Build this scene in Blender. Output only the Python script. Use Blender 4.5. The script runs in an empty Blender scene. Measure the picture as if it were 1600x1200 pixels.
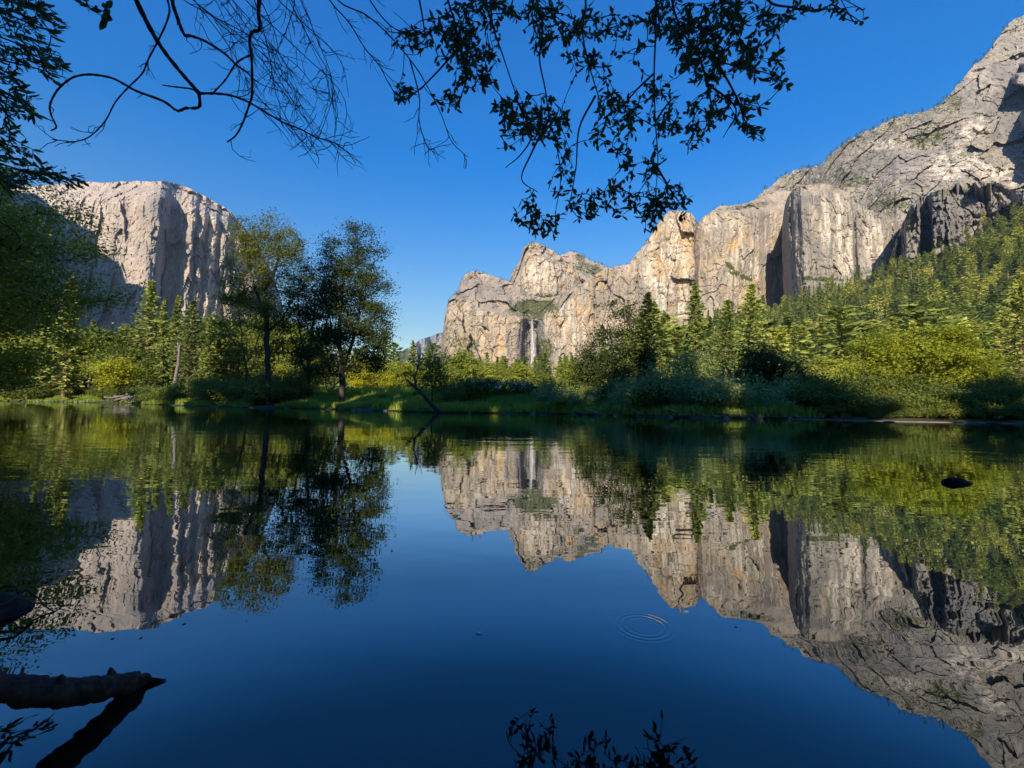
import bpy, math, random
import numpy as np
from mathutils import Matrix, Vector

# ------------------------------------------------------------------ camera, sky, sun, exposure
SC = bpy.context.scene
COL = SC.collection
CAM_H, F_PX, PITCH, ROLL = 0.6, 690.0, math.radians(2.55), 0.0096
SUN_AZ, SUN_EL = math.radians(16), math.radians(24)      # sun behind the camera, to the left
_f = Vector((0, math.cos(PITCH), math.sin(PITCH)))
_r0 = Vector((1, 0, 0)); _u0 = Vector((0, -math.sin(PITCH), math.cos(PITCH)))
_r = _r0 * math.cos(ROLL) + _u0 * math.sin(ROLL)
_u = _u0 * math.cos(ROLL) - _r0 * math.sin(ROLL)
cam_d = bpy.data.cameras.new('camera')
cam_d.sensor_width = 36; cam_d.lens = F_PX / 1600 * 36
cam_d.clip_start = 0.05; cam_d.clip_end = 40000
cam = bpy.data.objects.new('camera', cam_d); COL.objects.link(cam)
cam.matrix_world = Matrix(((_r.x, _u.x, -_f.x, 0), (_r.y, _u.y, -_f.y, 0), (_r.z, _u.z, -_f.z, CAM_H), (0, 0, 0, 1)))
SC.camera = cam

SUN_DIR = np.array((-math.sin(SUN_AZ) * math.cos(SUN_EL), -math.cos(SUN_AZ) * math.cos(SUN_EL), math.sin(SUN_EL)))
W = bpy.data.worlds.new('World'); SC.world = W; W.use_nodes = True
wn = W.node_tree.nodes; bg = wn['Background']
sky = wn.new('ShaderNodeTexSky'); sky.sky_type = 'NISHITA'; sky.sun_disc = False
sky.sun_elevation = SUN_EL; sky.sun_rotation = math.pi + SUN_AZ
sky.air_density = 2.0; sky.dust_density = 0.0; sky.ozone_density = 8.0; sky.altitude = 0
bg.inputs['Strength'].default_value = 0.09
hs = wn.new('ShaderNodeHueSaturation'); hs.inputs['Saturation'].default_value = 1.62; hs.inputs['Hue'].default_value = 0.527
m1 = wn.new('ShaderNodeVectorMath'); m1.operation = 'SCALE'; m1.inputs['Scale'].default_value = 0.25
gm = wn.new('ShaderNodeGamma'); gm.inputs['Gamma'].default_value = 0.72
m2 = wn.new('ShaderNodeVectorMath'); m2.operation = 'SCALE'; m2.inputs['Scale'].default_value = 4.0
W.node_tree.links.new(sky.outputs[0], m1.inputs[0]); W.node_tree.links.new(m1.outputs[0], gm.inputs['Color']); W.node_tree.links.new(gm.outputs[0], m2.inputs[0])
W.node_tree.links.new(m2.outputs[0], hs.inputs['Color']); W.node_tree.links.new(hs.outputs[0], bg.inputs['Color'])
sun_d = bpy.data.lights.new('sun', 'SUN'); sun_d.energy = 4.2; sun_d.angle = math.radians(0.5); sun_d.color = (1.0, 0.86, 0.68)
sun = bpy.data.objects.new('sun', sun_d); COL.objects.link(sun)
sun.rotation_euler = Vector(SUN_DIR).to_track_quat('Z', 'Y').to_euler()
SC.view_settings.view_transform = 'Standard'; SC.view_settings.look = 'None'
SC.view_settings.exposure = 1.0; SC.view_settings.gamma = 1.0
SC.cycles.max_bounces = 8; SC.cycles.diffuse_bounces = 4; SC.cycles.glossy_bounces = 3
SC.cycles.transmission_bounces = 3; SC.cycles.transparent_max_bounces = 8; SC.cycles.caustics_reflective = False
SC.cycles.caustics_refractive = False

# ------------------------------------------------------------------ helpers
_R3 = np.array(((_r.x, _u.x, _f.x), (_r.y, _u.y, _f.y), (_r.z, _u.z, _f.z)))
def ray(px, py):
    px = np.asarray(px, float); py = np.asarray(py, float)
    d = np.stack([(px - 800) / F_PX, (600 - py) / F_PX, np.ones_like(px * py)], -1) @ _R3.T
    return d / d[..., 1:2]
def pt(px, py, Y):
    Y = np.asarray(Y, float)
    return ray(px, py) * Y[..., None] + np.array((0, 0, CAM_H))
def on_water(px, py, z=0.0):
    d = ray(px, py); return d * ((z - CAM_H) / d[..., 2:3]) + np.array((0, 0, CAM_H))
def sstep(a, b, x):
    t = np.clip((x - a) / (b - a), 0, 1); return t * t * (3 - 2 * t)
def poly(px, pts):
    a = np.array(pts, float); return np.interp(px, a[:, 0], a[:, 1])

def _hash(ix, iy, iz, seed):
    n = (ix.astype(np.uint32) * np.uint32(374761393) + iy.astype(np.uint32) * np.uint32(668265263)
         + iz.astype(np.uint32) * np.uint32(2246822519) + np.uint32((seed * 3266489917) & 0xffffffff))
    n = (n ^ (n >> np.uint32(13))) * np.uint32(1274126177)
    n = (n ^ (n >> np.uint32(16))) * np.uint32(2654435761)
    n ^= n >> np.uint32(15)
    return n.astype(np.float64) / 4294967295.0
def vnoise(p, seed=0):
    i = np.floor(p).astype(np.int64); f = p - i; u = f * f * f * (f * (f * 6 - 15) + 10)
    x, y, z = i[..., 0], i[..., 1], i[..., 2]; ux, uy, uz = u[..., 0], u[..., 1], u[..., 2]
    def c(a, b, d): return _hash(x + a, y + b, z + d, seed)
    l = lambda a, b, t: a + (b - a) * t
    return l(l(l(c(0,0,0), c(1,0,0), ux), l(c(0,1,0), c(1,1,0), ux), uy),
             l(l(c(0,0,1), c(1,0,1), ux), l(c(0,1,1), c(1,1,1), ux), uy), uz) * 2 - 1
def fbm(p, octv=4, seed=0, gain=0.5):
    s = 0; a = 1; t = 0
    for k in range(octv):
        s = s + a * vnoise(p * (2.03 ** k) + 17.3 * k, seed + k * 7); t += a; a *= gain
    return s / t
def ridged(p, octv=3, seed=0, gain=0.5):
    s = 0; a = 1; t = 0
    for k in range(octv):
        s = s + a * (1 - 2 * np.abs(vnoise(p * (2.07 ** k) + 9.1 * k, seed + k * 5))); t += a; a *= gain
    return s / t
def facets(p, seed=0, tilt=1.0):
    """broken-rock noise: every Voronoi cell is a tilted plane"""
    i = np.floor(p).astype(np.int64); best = np.full(p.shape[:-1], 9e9); val = np.zeros(p.shape[:-1])
    for a in (-1, 0, 1):
        for b in (-1, 0, 1):
            for c in (-1, 0, 1):
                x, y, z = i[..., 0] + a, i[..., 1] + b, i[..., 2] + c
                h = _hash(x, y, z, seed); h2 = (h * 977.0) % 1.0; h3 = (h * 31337.0) % 1.0; h4 = (h * 7919.0) % 1.0
                dx = p[..., 0] - (x + h); dy = p[..., 1] - (y + h2); dz = p[..., 2] - (z + h3)
                d = dx * dx + dy * dy + dz * dz; m = d < best
                v = (h4 * 2 - 1) + tilt * (dx * (h2 * 2 - 1) + dy * (h * 2 - 1) + dz * (h3 * 2 - 1)) * 2
                val = np.where(m, v, val); best = np.where(m, d, best)
    return val
def sc3(P, sx, sy, sz): return P / np.array((sx, sy, sz), float)

def mk_mesh(name, verts, parts, smooth=False):
    """parts: list of (faces array (n,k), material index)"""
    me = bpy.data.meshes.new(name)
    verts = np.asarray(verts, np.float32); me.vertices.add(len(verts)); me.vertices.foreach_set('co', verts.ravel())
    parts = [(np.asarray(f, np.int32), m) for f, m in parts if len(f)]
    loops = np.concatenate([f.ravel() for f, m in parts]); sizes = np.concatenate([np.full(len(f), f.shape[1], np.int32) for f, m in parts])
    mi = np.concatenate([np.full(len(f), m, np.int32) for f, m in parts])
    me.loops.add(len(loops)); me.loops.foreach_set('vertex_index', loops)
    me.polygons.add(len(sizes)); me.polygons.foreach_set('loop_start', np.concatenate([[0], np.cumsum(sizes)[:-1]]).astype(np.int32))
    me.polygons.foreach_set('material_index', mi)
    me.polygons.foreach_set('use_smooth', np.full(len(sizes), bool(smooth)))
    me.update(calc_edges=True); me.validate()
    return me
def add(name, me, mats=None, parent=None, loc=(0,0,0), rz=0.0, scale=(1,1,1), label=None, cat=None, group=None, kind=None):
    o = bpy.data.objects.new(name, me); COL.objects.link(o)
    if mats and me is not None and len(me.materials) == 0:
        for m in mats: me.materials.append(m)
    o.location = [float(v) for v in loc]; o.rotation_euler = (0, 0, rz); o.scale = scale
    if parent: o.parent = parent
    tag(o, label, cat, group, kind); return o
def tag(o, label=None, cat=None, group=None, kind=None):
    for k, v in (('label', label), ('category', cat), ('group', group), ('kind', kind)):
        if v: o[k] = v
    return o
def copy_tree(root, loc, rz, scale, label=None, group=None):
    r = root.copy(); COL.objects.link(r); r.location = [float(v) for v in loc]; r.rotation_euler = (0, 0, rz); r.scale = scale
    if label: r['label'] = label
    if group: r['group'] = group
    for ch in list(root.children):
        c = ch.copy(); COL.objects.link(c); c.parent = r
    return r
class MB:
    """collects arrays into one mesh"""
    def __init__(s): s.v = []; s.f = []; s.n = 0
    def put(s, verts, faces, m=0):
        s.v.append(np.asarray(verts, float)); s.f.append((np.asarray(faces, np.int64) + s.n, m)); s.n += len(verts)
    def mesh(s, name, smooth=False):
        by = {}
        for f, m in s.f: by.setdefault((f.shape[1], m), []).append(f)
        return mk_mesh(name, np.concatenate(s.v), [(np.concatenate(v), k[1]) for k, v in by.items()], smooth)
def tube(mb, pts, radii, sides=5, m=0):
    pts = np.asarray(pts, float); n = len(pts); radii = np.asarray(radii, float)
    t = np.gradient(pts, axis=0); t /= np.linalg.norm(t, axis=1)[:, None] + 1e-9
    ref = np.array((0.31, 0.17, 0.93)) if abs(t[0, 2]) < 0.8 else np.array((0.93, 0.2, 0.1))
    a = np.cross(t, ref); a /= np.linalg.norm(a, axis=1)[:, None] + 1e-9; b = np.cross(t, a)
    an = np.arange(sides) * 2 * np.pi / sides
    ring = pts[:, None, :] + radii[:, None, None] * (np.cos(an)[None, :, None] * a[:, None, :] + np.sin(an)[None, :, None] * b[:, None, :])
    v = np.concatenate([ring.reshape(-1, 3), pts[-1:] + t[-1:] * radii[-1]])
    i = np.arange(n - 1)[:, None] * sides; j = np.arange(sides)[None, :]; j2 = (j + 1) % sides
    q = np.stack([i + j, i + j2, i + sides + j2, i + sides + j], -1).reshape(-1, 4)
    mb.put(v, q, m)
    k = (n - 1) * sides
    mb.put(np.concatenate([ring[-1], pts[-1:] + t[-1:] * radii[-1]]), [[x, (x + 1) % sides, sides] for x in range(sides)], m)
def unit(v): return v / (np.linalg.norm(v, axis=-1, keepdims=True) + 1e-9)
def cards(rng, C, ln, wd, flat=0.3, direc=None, spread=1.0, out=None):
    """diamond leaves / leaf clumps centred at C"""
    n = len(C); u = rng.normal(size=(n, 3)); u[:, 2] *= (1 - flat)
    u = unit(u)
    if direc is not None: u = unit(direc + u * spread)
    w = rng.normal(size=(n, 3)); w[:, :2] *= (1 - flat)
    if out is not None: w = w * 0.6 + out
    v = unit(np.cross(w, u))
    L = (ln * rng.uniform(0.6, 1.25, (n, 1))) * 0.5; B = (wd * rng.uniform(0.6, 1.25, (n, 1))) * 0.5
    nn = np.cross(u, v) * L * 0.25
    V = np.stack([C - u * L, C - v * B + u * L * 0.1 + nn, C + u * L, C + v * B + u * L * 0.1 + nn], 1).reshape(-1, 3)
    return V, np.arange(n * 4).reshape(-1, 4)

# ------------------------------------------------------------------ materials
def new_mat(name):
    m = bpy.data.materials.new(name); m.use_nodes = True; n = m.node_tree.nodes; n.clear(); return m, n, m.node_tree.links
def ramp(n, stops):
    r = n.new('ShaderNodeValToRGB'); e = r.color_ramp.elements
    while len(e) < len(stops): e.new(0.5)
    for k, (p, c) in enumerate(stops):
        e[k].position = p; e[k].color = (c, c, c, 1) if not hasattr(c, '__len__') else (*c, 1)
    return r
def noise(n, l, co, scale, detail=4, rough=0.55, mapping=None):
    t = n.new('ShaderNodeTexNoise'); t.inputs['Scale'].default_value = scale; t.inputs['Detail'].default_value = detail; t.inputs['Roughness'].default_value = rough
    if mapping:
        mp = n.new('ShaderNodeMapping'); mp.inputs['Scale'].default_value = mapping; l.new(co, mp.inputs['Vector']); co = mp.outputs[0]
    l.new(co, t.inputs['Vector']); return t.outputs['Fac']
def mixc(n, l, fac, a, b):
    m = n.new('ShaderNodeMix'); m.data_type = 'RGBA'
    for s, v in ((0, fac), (6, a), (7, b)):
        if hasattr(v, 'default_value') or hasattr(v, 'is_linked'): l.new(v, m.inputs[s])
        elif s == 0: m.inputs[0].default_value = v
        else: m.inputs[s].default_value = (*v, 1)
    return m.outputs[2]
def mth(n, l, op, a, b):
    m = n.new('ShaderNodeMath'); m.operation = op; m.use_clamp = False
    for k, v in ((0, a), (1, b)):
        if hasattr(v, 'is_linked'): l.new(v, m.inputs[k])
        else: m.inputs[k].default_value = v
    return m.outputs[0]

def rock_mat(name, base, dark, u=1.0, tint=(0.46, 0.31, 0.15), ochre=0.1):
    m, n, l = new_mat(name)
    co = n.new('ShaderNodeTexCoord').outputs['Object']
    at = n.new('ShaderNodeAttribute'); at.attribute_name = 'mask'
    sp = n.new('ShaderNodeSeparateColor'); l.new(at.outputs['Color'], sp.inputs[0])
    veg, drk, och = sp.outputs[0], sp.outputs[1], sp.outputs[2]; pale = at.outputs['Alpha']
    big = noise(n, l, co, 0.011 / u, 5, 0.6)
    strk = noise(n, l, co, 1.0, 4, 0.6, (0.07 / u, 0.07 / u, 0.006 / u))
    fine = noise(n, l, co, 0.13 / u, 5, 0.7)
    strk2 = noise(n, l, co, 1.0, 3, 0.6, (0.035 / u, 0.035 / u, 0.0035 / u))
    c = mixc(n, l, ramp_f(n, l, big, 0.35, 0.68), base, tuple(0.74 * (b * 0.45 + 0.55 * sum(base) / 3) for b in base))
    c = mixc(n, l, mth(n, l, 'MULTIPLY', ramp_f(n, l, strk2, 0.40, 0.58), mth(n, l, 'ADD', pale, 0.12)), c, (0.62, 0.56, 0.47))
    c = mixc(n, l, mth(n, l, 'MULTIPLY', ramp_f(n, l, strk, 0.46, 0.64), 0.7), c, dark)
    oc = mth(n, l, 'MULTIPLY', ramp_f(n, l, noise(n, l, co, 1.0, 4, 0.65, (0.04 / u, 0.04 / u, 0.012 / u)), 0.42, 0.62), mth(n, l, 'ADD', och, ochre))
    c = mixc(n, l, oc, c, tint)
    c = mixc(n, l, mth(n, l, 'MULTIPLY', ramp_f(n, l, fine, 0.45, 0.75), 0.5), c, tuple(d * 0.9 for d in dark))
    c = mixc(n, l, mth(n, l, 'MULTIPLY', drk, mth(n, l, 'ADD', ramp_f(n, l, fine, 0.75, 0.35), 0.35)), c, (0.17, 0.162, 0.158))
    vg = ramp_f(n, l, mth(n, l, 'ADD', mth(n, l, 'MULTIPLY', veg, 0.5), mth(n, l, 'MULTIPLY', noise(n, l, co, 0.11 / u, 4, 0.8), 0.95)), 0.70, 0.80)
    vc = mixc(n, l, fine, (0.035, 0.05, 0.018), (0.11, 0.12, 0.04))
    c = mixc(n, l, vg, c, vc)
    p = n.new('ShaderNodeBsdfPrincipled'); l.new(c, p.inputs['Base Color']); p.inputs['Roughness'].default_value = 0.92; p.inputs['Specular IOR Level'].default_value = 0.15
    bp = n.new('ShaderNodeBump'); bp.inputs['Strength'].default_value = 0.3; bp.inputs['Distance'].default_value = 5 * u
    hb = mth(n, l, 'ADD', mth(n, l, 'MULTIPLY', strk, 0.8), fine); l.new(hb, bp.inputs['Height']); l.new(bp.outputs[0], p.inputs['Normal'])
    o = n.new('ShaderNodeOutputMaterial'); l.new(p.outputs[0], o.inputs[0]); return m
def ramp_f(n, l, src, a, b):
    r = n.new('ShaderNodeMapRange'); r.interpolation_type = 'SMOOTHSTEP'
    r.inputs['From Min'].default_value = min(a, b); r.inputs['From Max'].default_value = max(a, b)
    if a > b: r.inputs['To Min'].default_value = 1; r.inputs['To Max'].default_value = 0
    l.new(src, r.inputs['Value']); return r.outputs[0]
def leaf_mat(name, a, b, scale=0.6, trans=0.35, rough=0.55):
    m, n, l = new_mat(name)
    co = n.new('ShaderNodeTexCoord').outputs['Object']; oi = n.new('ShaderNodeObjectInfo')
    f = noise(n, l, co, scale, 3, 0.7)
    ta = n.new('ShaderNodeAttribute'); ta.attribute_name = 'tint'
    f = mth(n, l, 'ADD', mth(n, l, 'ADD', mth(n, l, 'MULTIPLY', f, 1.5), ta.outputs['Fac']), mth(n, l, 'MULTIPLY', oi.outputs['Random'], 0.5))
    c = mixc(n, l, ramp_f(n, l, f, 0.6, 1.4), a, b)
    p = n.new('ShaderNodeBsdfPrincipled'); l.new(c, p.inputs['Base Color']); p.inputs['Roughness'].default_value = rough; p.inputs['Specular IOR Level'].default_value = 0.25
    t = n.new('ShaderNodeBsdfTranslucent'); tc = mixc(n, l, 0.5, c, tuple(min(1, x * 1.7) for x in b)); l.new(tc, t.inputs['Color'])
    mx = n.new('ShaderNodeMixShader'); mx.inputs[0].default_value = trans; l.new(p.outputs[0], mx.inputs[1]); l.new(t.outputs[0], mx.inputs[2])
    o = n.new('ShaderNodeOutputMaterial'); l.new(mx.outputs[0], o.inputs[0]); return m
def plain_mat(name, a, b, scale, rough=0.85, stretch=(1, 1, 1), bump=0.0):
    m, n, l = new_mat(name); co = n.new('ShaderNodeTexCoord').outputs['Object']
    f = noise(n, l, co, scale, 5, 0.65, stretch)
    c = mixc(n, l, ramp_f(n, l, f, 0.35, 0.65), a, b)
    p = n.new('ShaderNodeBsdfPrincipled'); l.new(c, p.inputs['Base Color']); p.inputs['Roughness'].default_value = rough; p.inputs['Specular IOR Level'].default_value = 0.3
    if bump:
        bp = n.new('ShaderNodeBump'); bp.inputs['Distance'].default_value = bump; l.new(f, bp.inputs['Height']); l.new(bp.outputs[0], p.inputs['Normal'])
    o = n.new('ShaderNodeOutputMaterial'); l.new(p.outputs[0], o.inputs[0]); return m

M = {}
M['granite_warm'] = rock_mat('granite_warm', (0.43, 0.36, 0.30), (0.22, 0.195, 0.175), 1.5, (0.48, 0.34, 0.24), 0.22)
M['granite'] = rock_mat('granite', (0.42, 0.345, 0.255), (0.195, 0.17, 0.142), 1.0, (0.50, 0.34, 0.17), 0.26)
M['granite_grey'] = rock_mat('granite_grey', (0.315, 0.278, 0.228), (0.142, 0.132, 0.118), 0.8, (0.44, 0.33, 0.2), 0.14)
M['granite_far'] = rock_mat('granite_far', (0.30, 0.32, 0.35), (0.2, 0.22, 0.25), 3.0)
M['bark'] = plain_mat('bark', (0.035, 0.028, 0.022), (0.085, 0.07, 0.055), 6, 0.9, (1, 1, 0.2), 0.02)
M['pine_bark'] = plain_mat('pine_bark', (0.11, 0.07, 0.045), (0.22, 0.14, 0.085), 4, 0.9, (1, 1, 0.25), 0.02)
M['dead_wood'] = plain_mat('dead_wood', (0.20, 0.175, 0.15), (0.36, 0.32, 0.27), 5, 0.85, (1, 1, 0.15), 0.01)
M['driftwood'] = plain_mat('driftwood', (0.09, 0.078, 0.068), (0.24, 0.21, 0.18), 6, 0.85, (1, 1, 1), 0.01)
M['wet_wood'] = plain_mat('wet_wood', (0.014, 0.010, 0.008), (0.06, 0.04, 0.03), 30, 0.75, (0.25, 1, 1), 0.004)
M['twig'] = plain_mat('twig', (0.03, 0.022, 0.02), (0.06, 0.045, 0.04), 30)
M['stone'] = plain_mat('stone', (0.06, 0.06, 0.065), (0.2, 0.19, 0.185), 4, 0.8, (1, 1, 1), 0.02)
M['wet_stone'] = plain_mat('wet_stone', (0.005, 0.005, 0.0055), (0.02, 0.018, 0.017), 14, 0.9, (1, 1, 1), 0.004)
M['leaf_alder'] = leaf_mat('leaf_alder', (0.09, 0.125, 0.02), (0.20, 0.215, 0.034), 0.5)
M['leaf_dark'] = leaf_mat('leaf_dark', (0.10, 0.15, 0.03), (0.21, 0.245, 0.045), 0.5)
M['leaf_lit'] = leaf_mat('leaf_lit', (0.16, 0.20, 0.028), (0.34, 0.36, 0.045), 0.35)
M['leaf_maple'] = leaf_mat('leaf_maple', (0.18, 0.22, 0.016), (0.45, 0.44, 0.03), 0.5, 0.4)
M['leaf_willow'] = leaf_mat('leaf_willow', (0.20, 0.26, 0.085), (0.38, 0.42, 0.15), 0.9)
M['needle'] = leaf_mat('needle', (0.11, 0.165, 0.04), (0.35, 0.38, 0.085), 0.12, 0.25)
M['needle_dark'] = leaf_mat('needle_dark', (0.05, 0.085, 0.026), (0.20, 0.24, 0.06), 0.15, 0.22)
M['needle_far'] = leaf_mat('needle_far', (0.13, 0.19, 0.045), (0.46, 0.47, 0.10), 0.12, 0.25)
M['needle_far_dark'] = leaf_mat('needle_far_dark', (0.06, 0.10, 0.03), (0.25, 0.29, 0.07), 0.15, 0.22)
M['leaf_shade'] = leaf_mat('leaf_shade', (0.04, 0.068, 0.018), (0.105, 0.135, 0.03), 0.5)  # deep green, darkened further to hold the bank trees' shade in the colour
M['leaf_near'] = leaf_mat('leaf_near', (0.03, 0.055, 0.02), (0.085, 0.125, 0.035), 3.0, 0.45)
M['leaf_brown'] = leaf_mat('leaf_brown', (0.22, 0.10, 0.04), (0.30, 0.15, 0.06), 4.0, 0.4)
M['grass'] = leaf_mat('grass', (0.18, 0.26, 0.04), (0.34, 0.40, 0.06), 0.35, 0.35)
M['meadow'] = leaf_mat('meadow', (0.24, 0.29, 0.04), (0.42, 0.44, 0.06), 0.25, 0.3)
M['flower'] = plain_mat('flower', (0.6, 0.6, 0.56), (0.8, 0.8, 0.76), 3)
M['fallen_leaf'] = plain_mat('fallen_leaf', (0.65, 0.6, 0.5), (0.8, 0.76, 0.66), 20)
M['sand'] = plain_mat('sand', (0.13, 0.11, 0.08), (0.26, 0.22, 0.165), 1.5, 0.95)
M['ground'] = plain_mat('ground', (0.03, 0.03, 0.018), (0.075, 0.08, 0.03), 0.35, 0.95, (1, 1, 1), 0.03)
M['forest_floor'] = plain_mat('forest_floor', (0.045, 0.055, 0.02), (0.10, 0.10, 0.045), 0.03, 0.95)

# ------------------------------------------------------------------ mountains: relief fronts with backs
RELIEF = {}
def relief(name, top, bottom, depth, mat, masks=(), step=1.5, jag=2.0, u=1.0, amp=(22, 9, 5), lean=0.0, seed=1, back=500, rows=None, label=None, warp=6, extra=None, round_top=0.0, flw=None, big=0.42, joints=3.5, shear=0.0, bcell=(70, 70, 150)):
    x0, x1 = top[0][0], top[-1][0]
    nx = int((x1 - x0) / step) + 1; pxs = np.linspace(x0, x1, nx)
    tp = poly(pxs, top); bt = poly(pxs, bottom) if hasattr(bottom, '__len__') else np.full(nx, float(bottom))
    q = np.stack([pxs, 0 * pxs, 0 * pxs], -1)
    tp = tp + jag * (fbm(q / 22, 3, seed) * 1.3 + fbm(q / 5, 3, seed + 50) * 0.9)
    ny = rows or int((bt - tp).max() / step) + 1
    v = np.linspace(0, 1, ny)[:, None]
    PX = np.broadcast_to(pxs[None, :], (ny, nx)).copy(); PY = bt[None, :] + (tp - bt)[None, :] * v
    qq = np.stack([PX / 60, PY / 45, 0 * PX], -1)
    wx = PX + warp * fbm(qq, 3, seed + 3) + lean * (PY - 400)
    D = poly(wx.ravel(), depth).reshape(ny, nx)
    if extra is not None: D = D + extra(PX, PY, wx)
    D = D + round_top * sstep(0.0, 1.0, 1 - (PY - tp[None, :]) / 40.0) ** 2
    P = pt(PX, PY, D).reshape(-1, 3)
    wz = P + np.stack([fbm(sc3(P, 60 * u, 60 * u, 60 * u), 3, seed + 20)] * 3, -1) * np.array((12, 12, 25)) * u
    A = amp
    N = (A[0] * 0.6 * fbm(sc3(P, 130 * u, 130 * u, 200 * u), 3, seed + 30)
         - A[1] * (flw(PX).ravel() if flw else 1.0) * ridged(sc3(wz, 26 * u, 26 * u, 190 * u), 3, seed + 40)
         + A[2] * 0.9 * facets(sc3(wz, 21 * u, 21 * u, 58 * u), seed + 60) + A[2] * 0.45 * facets(sc3(wz, 8 * u, 8 * u, 17 * u), seed + 61)
         - A[2] * 0.5 * ridged(sc3(wz, 9 * u, 9 * u, 14 * u), 3, seed + 62, 0.6))
    ledge = vnoise(sc3(wz, 90 * u, 90 * u, 14 * u), seed + 70)
    N = N + A[2] * 0.8 * np.round(ledge * 3) / 3 + A[0] * big * facets(sc3(wz + np.stack([shear * wz[:, 2], 0 * wz[:, 0], 0 * wz[:, 0]], -1), *(b_ * u for b_ in bcell)), seed + 63, 1.6)
    for kk, (fx, fz, tl, dp) in enumerate(((38, 230, 0.0, 1.0), (60, 160, 0.45, 0.8), (50, 60, -0.8, 0.6))):
        Q = wz.copy(); Q[:, 0] += tl * Q[:, 2]
        g = vnoise(sc3(Q, fx * u, fx * u, fz * u), seed + 64 + kk); N = N + joints * dp * np.exp(-(g / 0.035) ** 2)
    D = D + u * N.reshape(ny, nx)
    P = pt(PX, PY, D)
    # back: rim runs back and down, so that the mountain is a solid
    rim = P[-1]; rr = ray(pxs, tp)
    rowsb = [P]
    for k, dz in ((0.12, -0.02), (0.5, -0.2), (1.0, -0.6)):
        b = rim + np.stack([rr[:, 0], np.ones(nx), np.zeros(nx)], -1) * back * k; b[:, 2] += dz * back; rowsb.append(b[None])
    gb = rowsb[-1][0].copy(); gb[:, 2] = -20; rowsb.append(gb[None])
    G = np.concatenate(rowsb, 0)
    c0 = np.array((0, 0, CAM_H)); lft = c0 + (G[:, :1] - c0) * (1 + back / np.maximum(G[:, :1, 1:2], 1)); rgt = c0 + (G[:, -1:] - c0) * (1 + back / np.maximum(G[:, -1:, 1:2], 1))
    G = np.concatenate([lft, G, rgt], 1); R, C = G.shape[:2]
    idx = np.arange(R * C).reshape(R, C)
    F = np.stack([idx[:-1, :-1], idx[:-1, 1:], idx[1:, 1:], idx[1:, :-1]], -1).reshape(-1, 4)
    me = mk_mesh(name, G.reshape(-1, 3), [(F, 0)])
    mk = np.zeros((R, C, 4)); MX = mk[:ny, 1:-1]
    nz = fbm(np.stack([PX / 14, PY / 14, 0 * PX], -1), 4, seed + 90)
    for (cx, cy, rx, ry, ch, w, *an) in masks:
        a = math.radians(an[0]) if an else 0
        dx = (PX - cx) * math.cos(a) + (PY - cy) * math.sin(a); dy = -(PX - cx) * math.sin(a) + (PY - cy) * math.cos(a)
        d = (dx / rx) ** 2 + (dy / ry) ** 2 + nz * 0.7
        MX[:, :, 'vdop'.index(ch)] = np.maximum(MX[:, :, 'vdop'.index(ch)], w * (1 - sstep(0.15, 1.5, d)))
    ca = me.color_attributes.new('mask', 'FLOAT_COLOR', 'POINT'); ca.data.foreach_set('color', mk.astype(np.float32).ravel())
    o = add(name, me, [mat], label=label, cat='mountain', kind='structure')
    RELIEF[name] = (x0, x1, tp, bt, P, ny, nx)
    return o
def on_relief(name, px, py):
    x0, x1, tp, bt, P, ny, nx = RELIEF[name]
    i = int(round((px - x0) / (x1 - x0) * (nx - 1))); i = min(max(i, 0), nx - 1)
    v = (py - bt[i]) / (tp[i] - bt[i]); j = min(max(int(round(v * (ny - 1))), 0), ny - 1)
    return P[j, i], tp[i]

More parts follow.
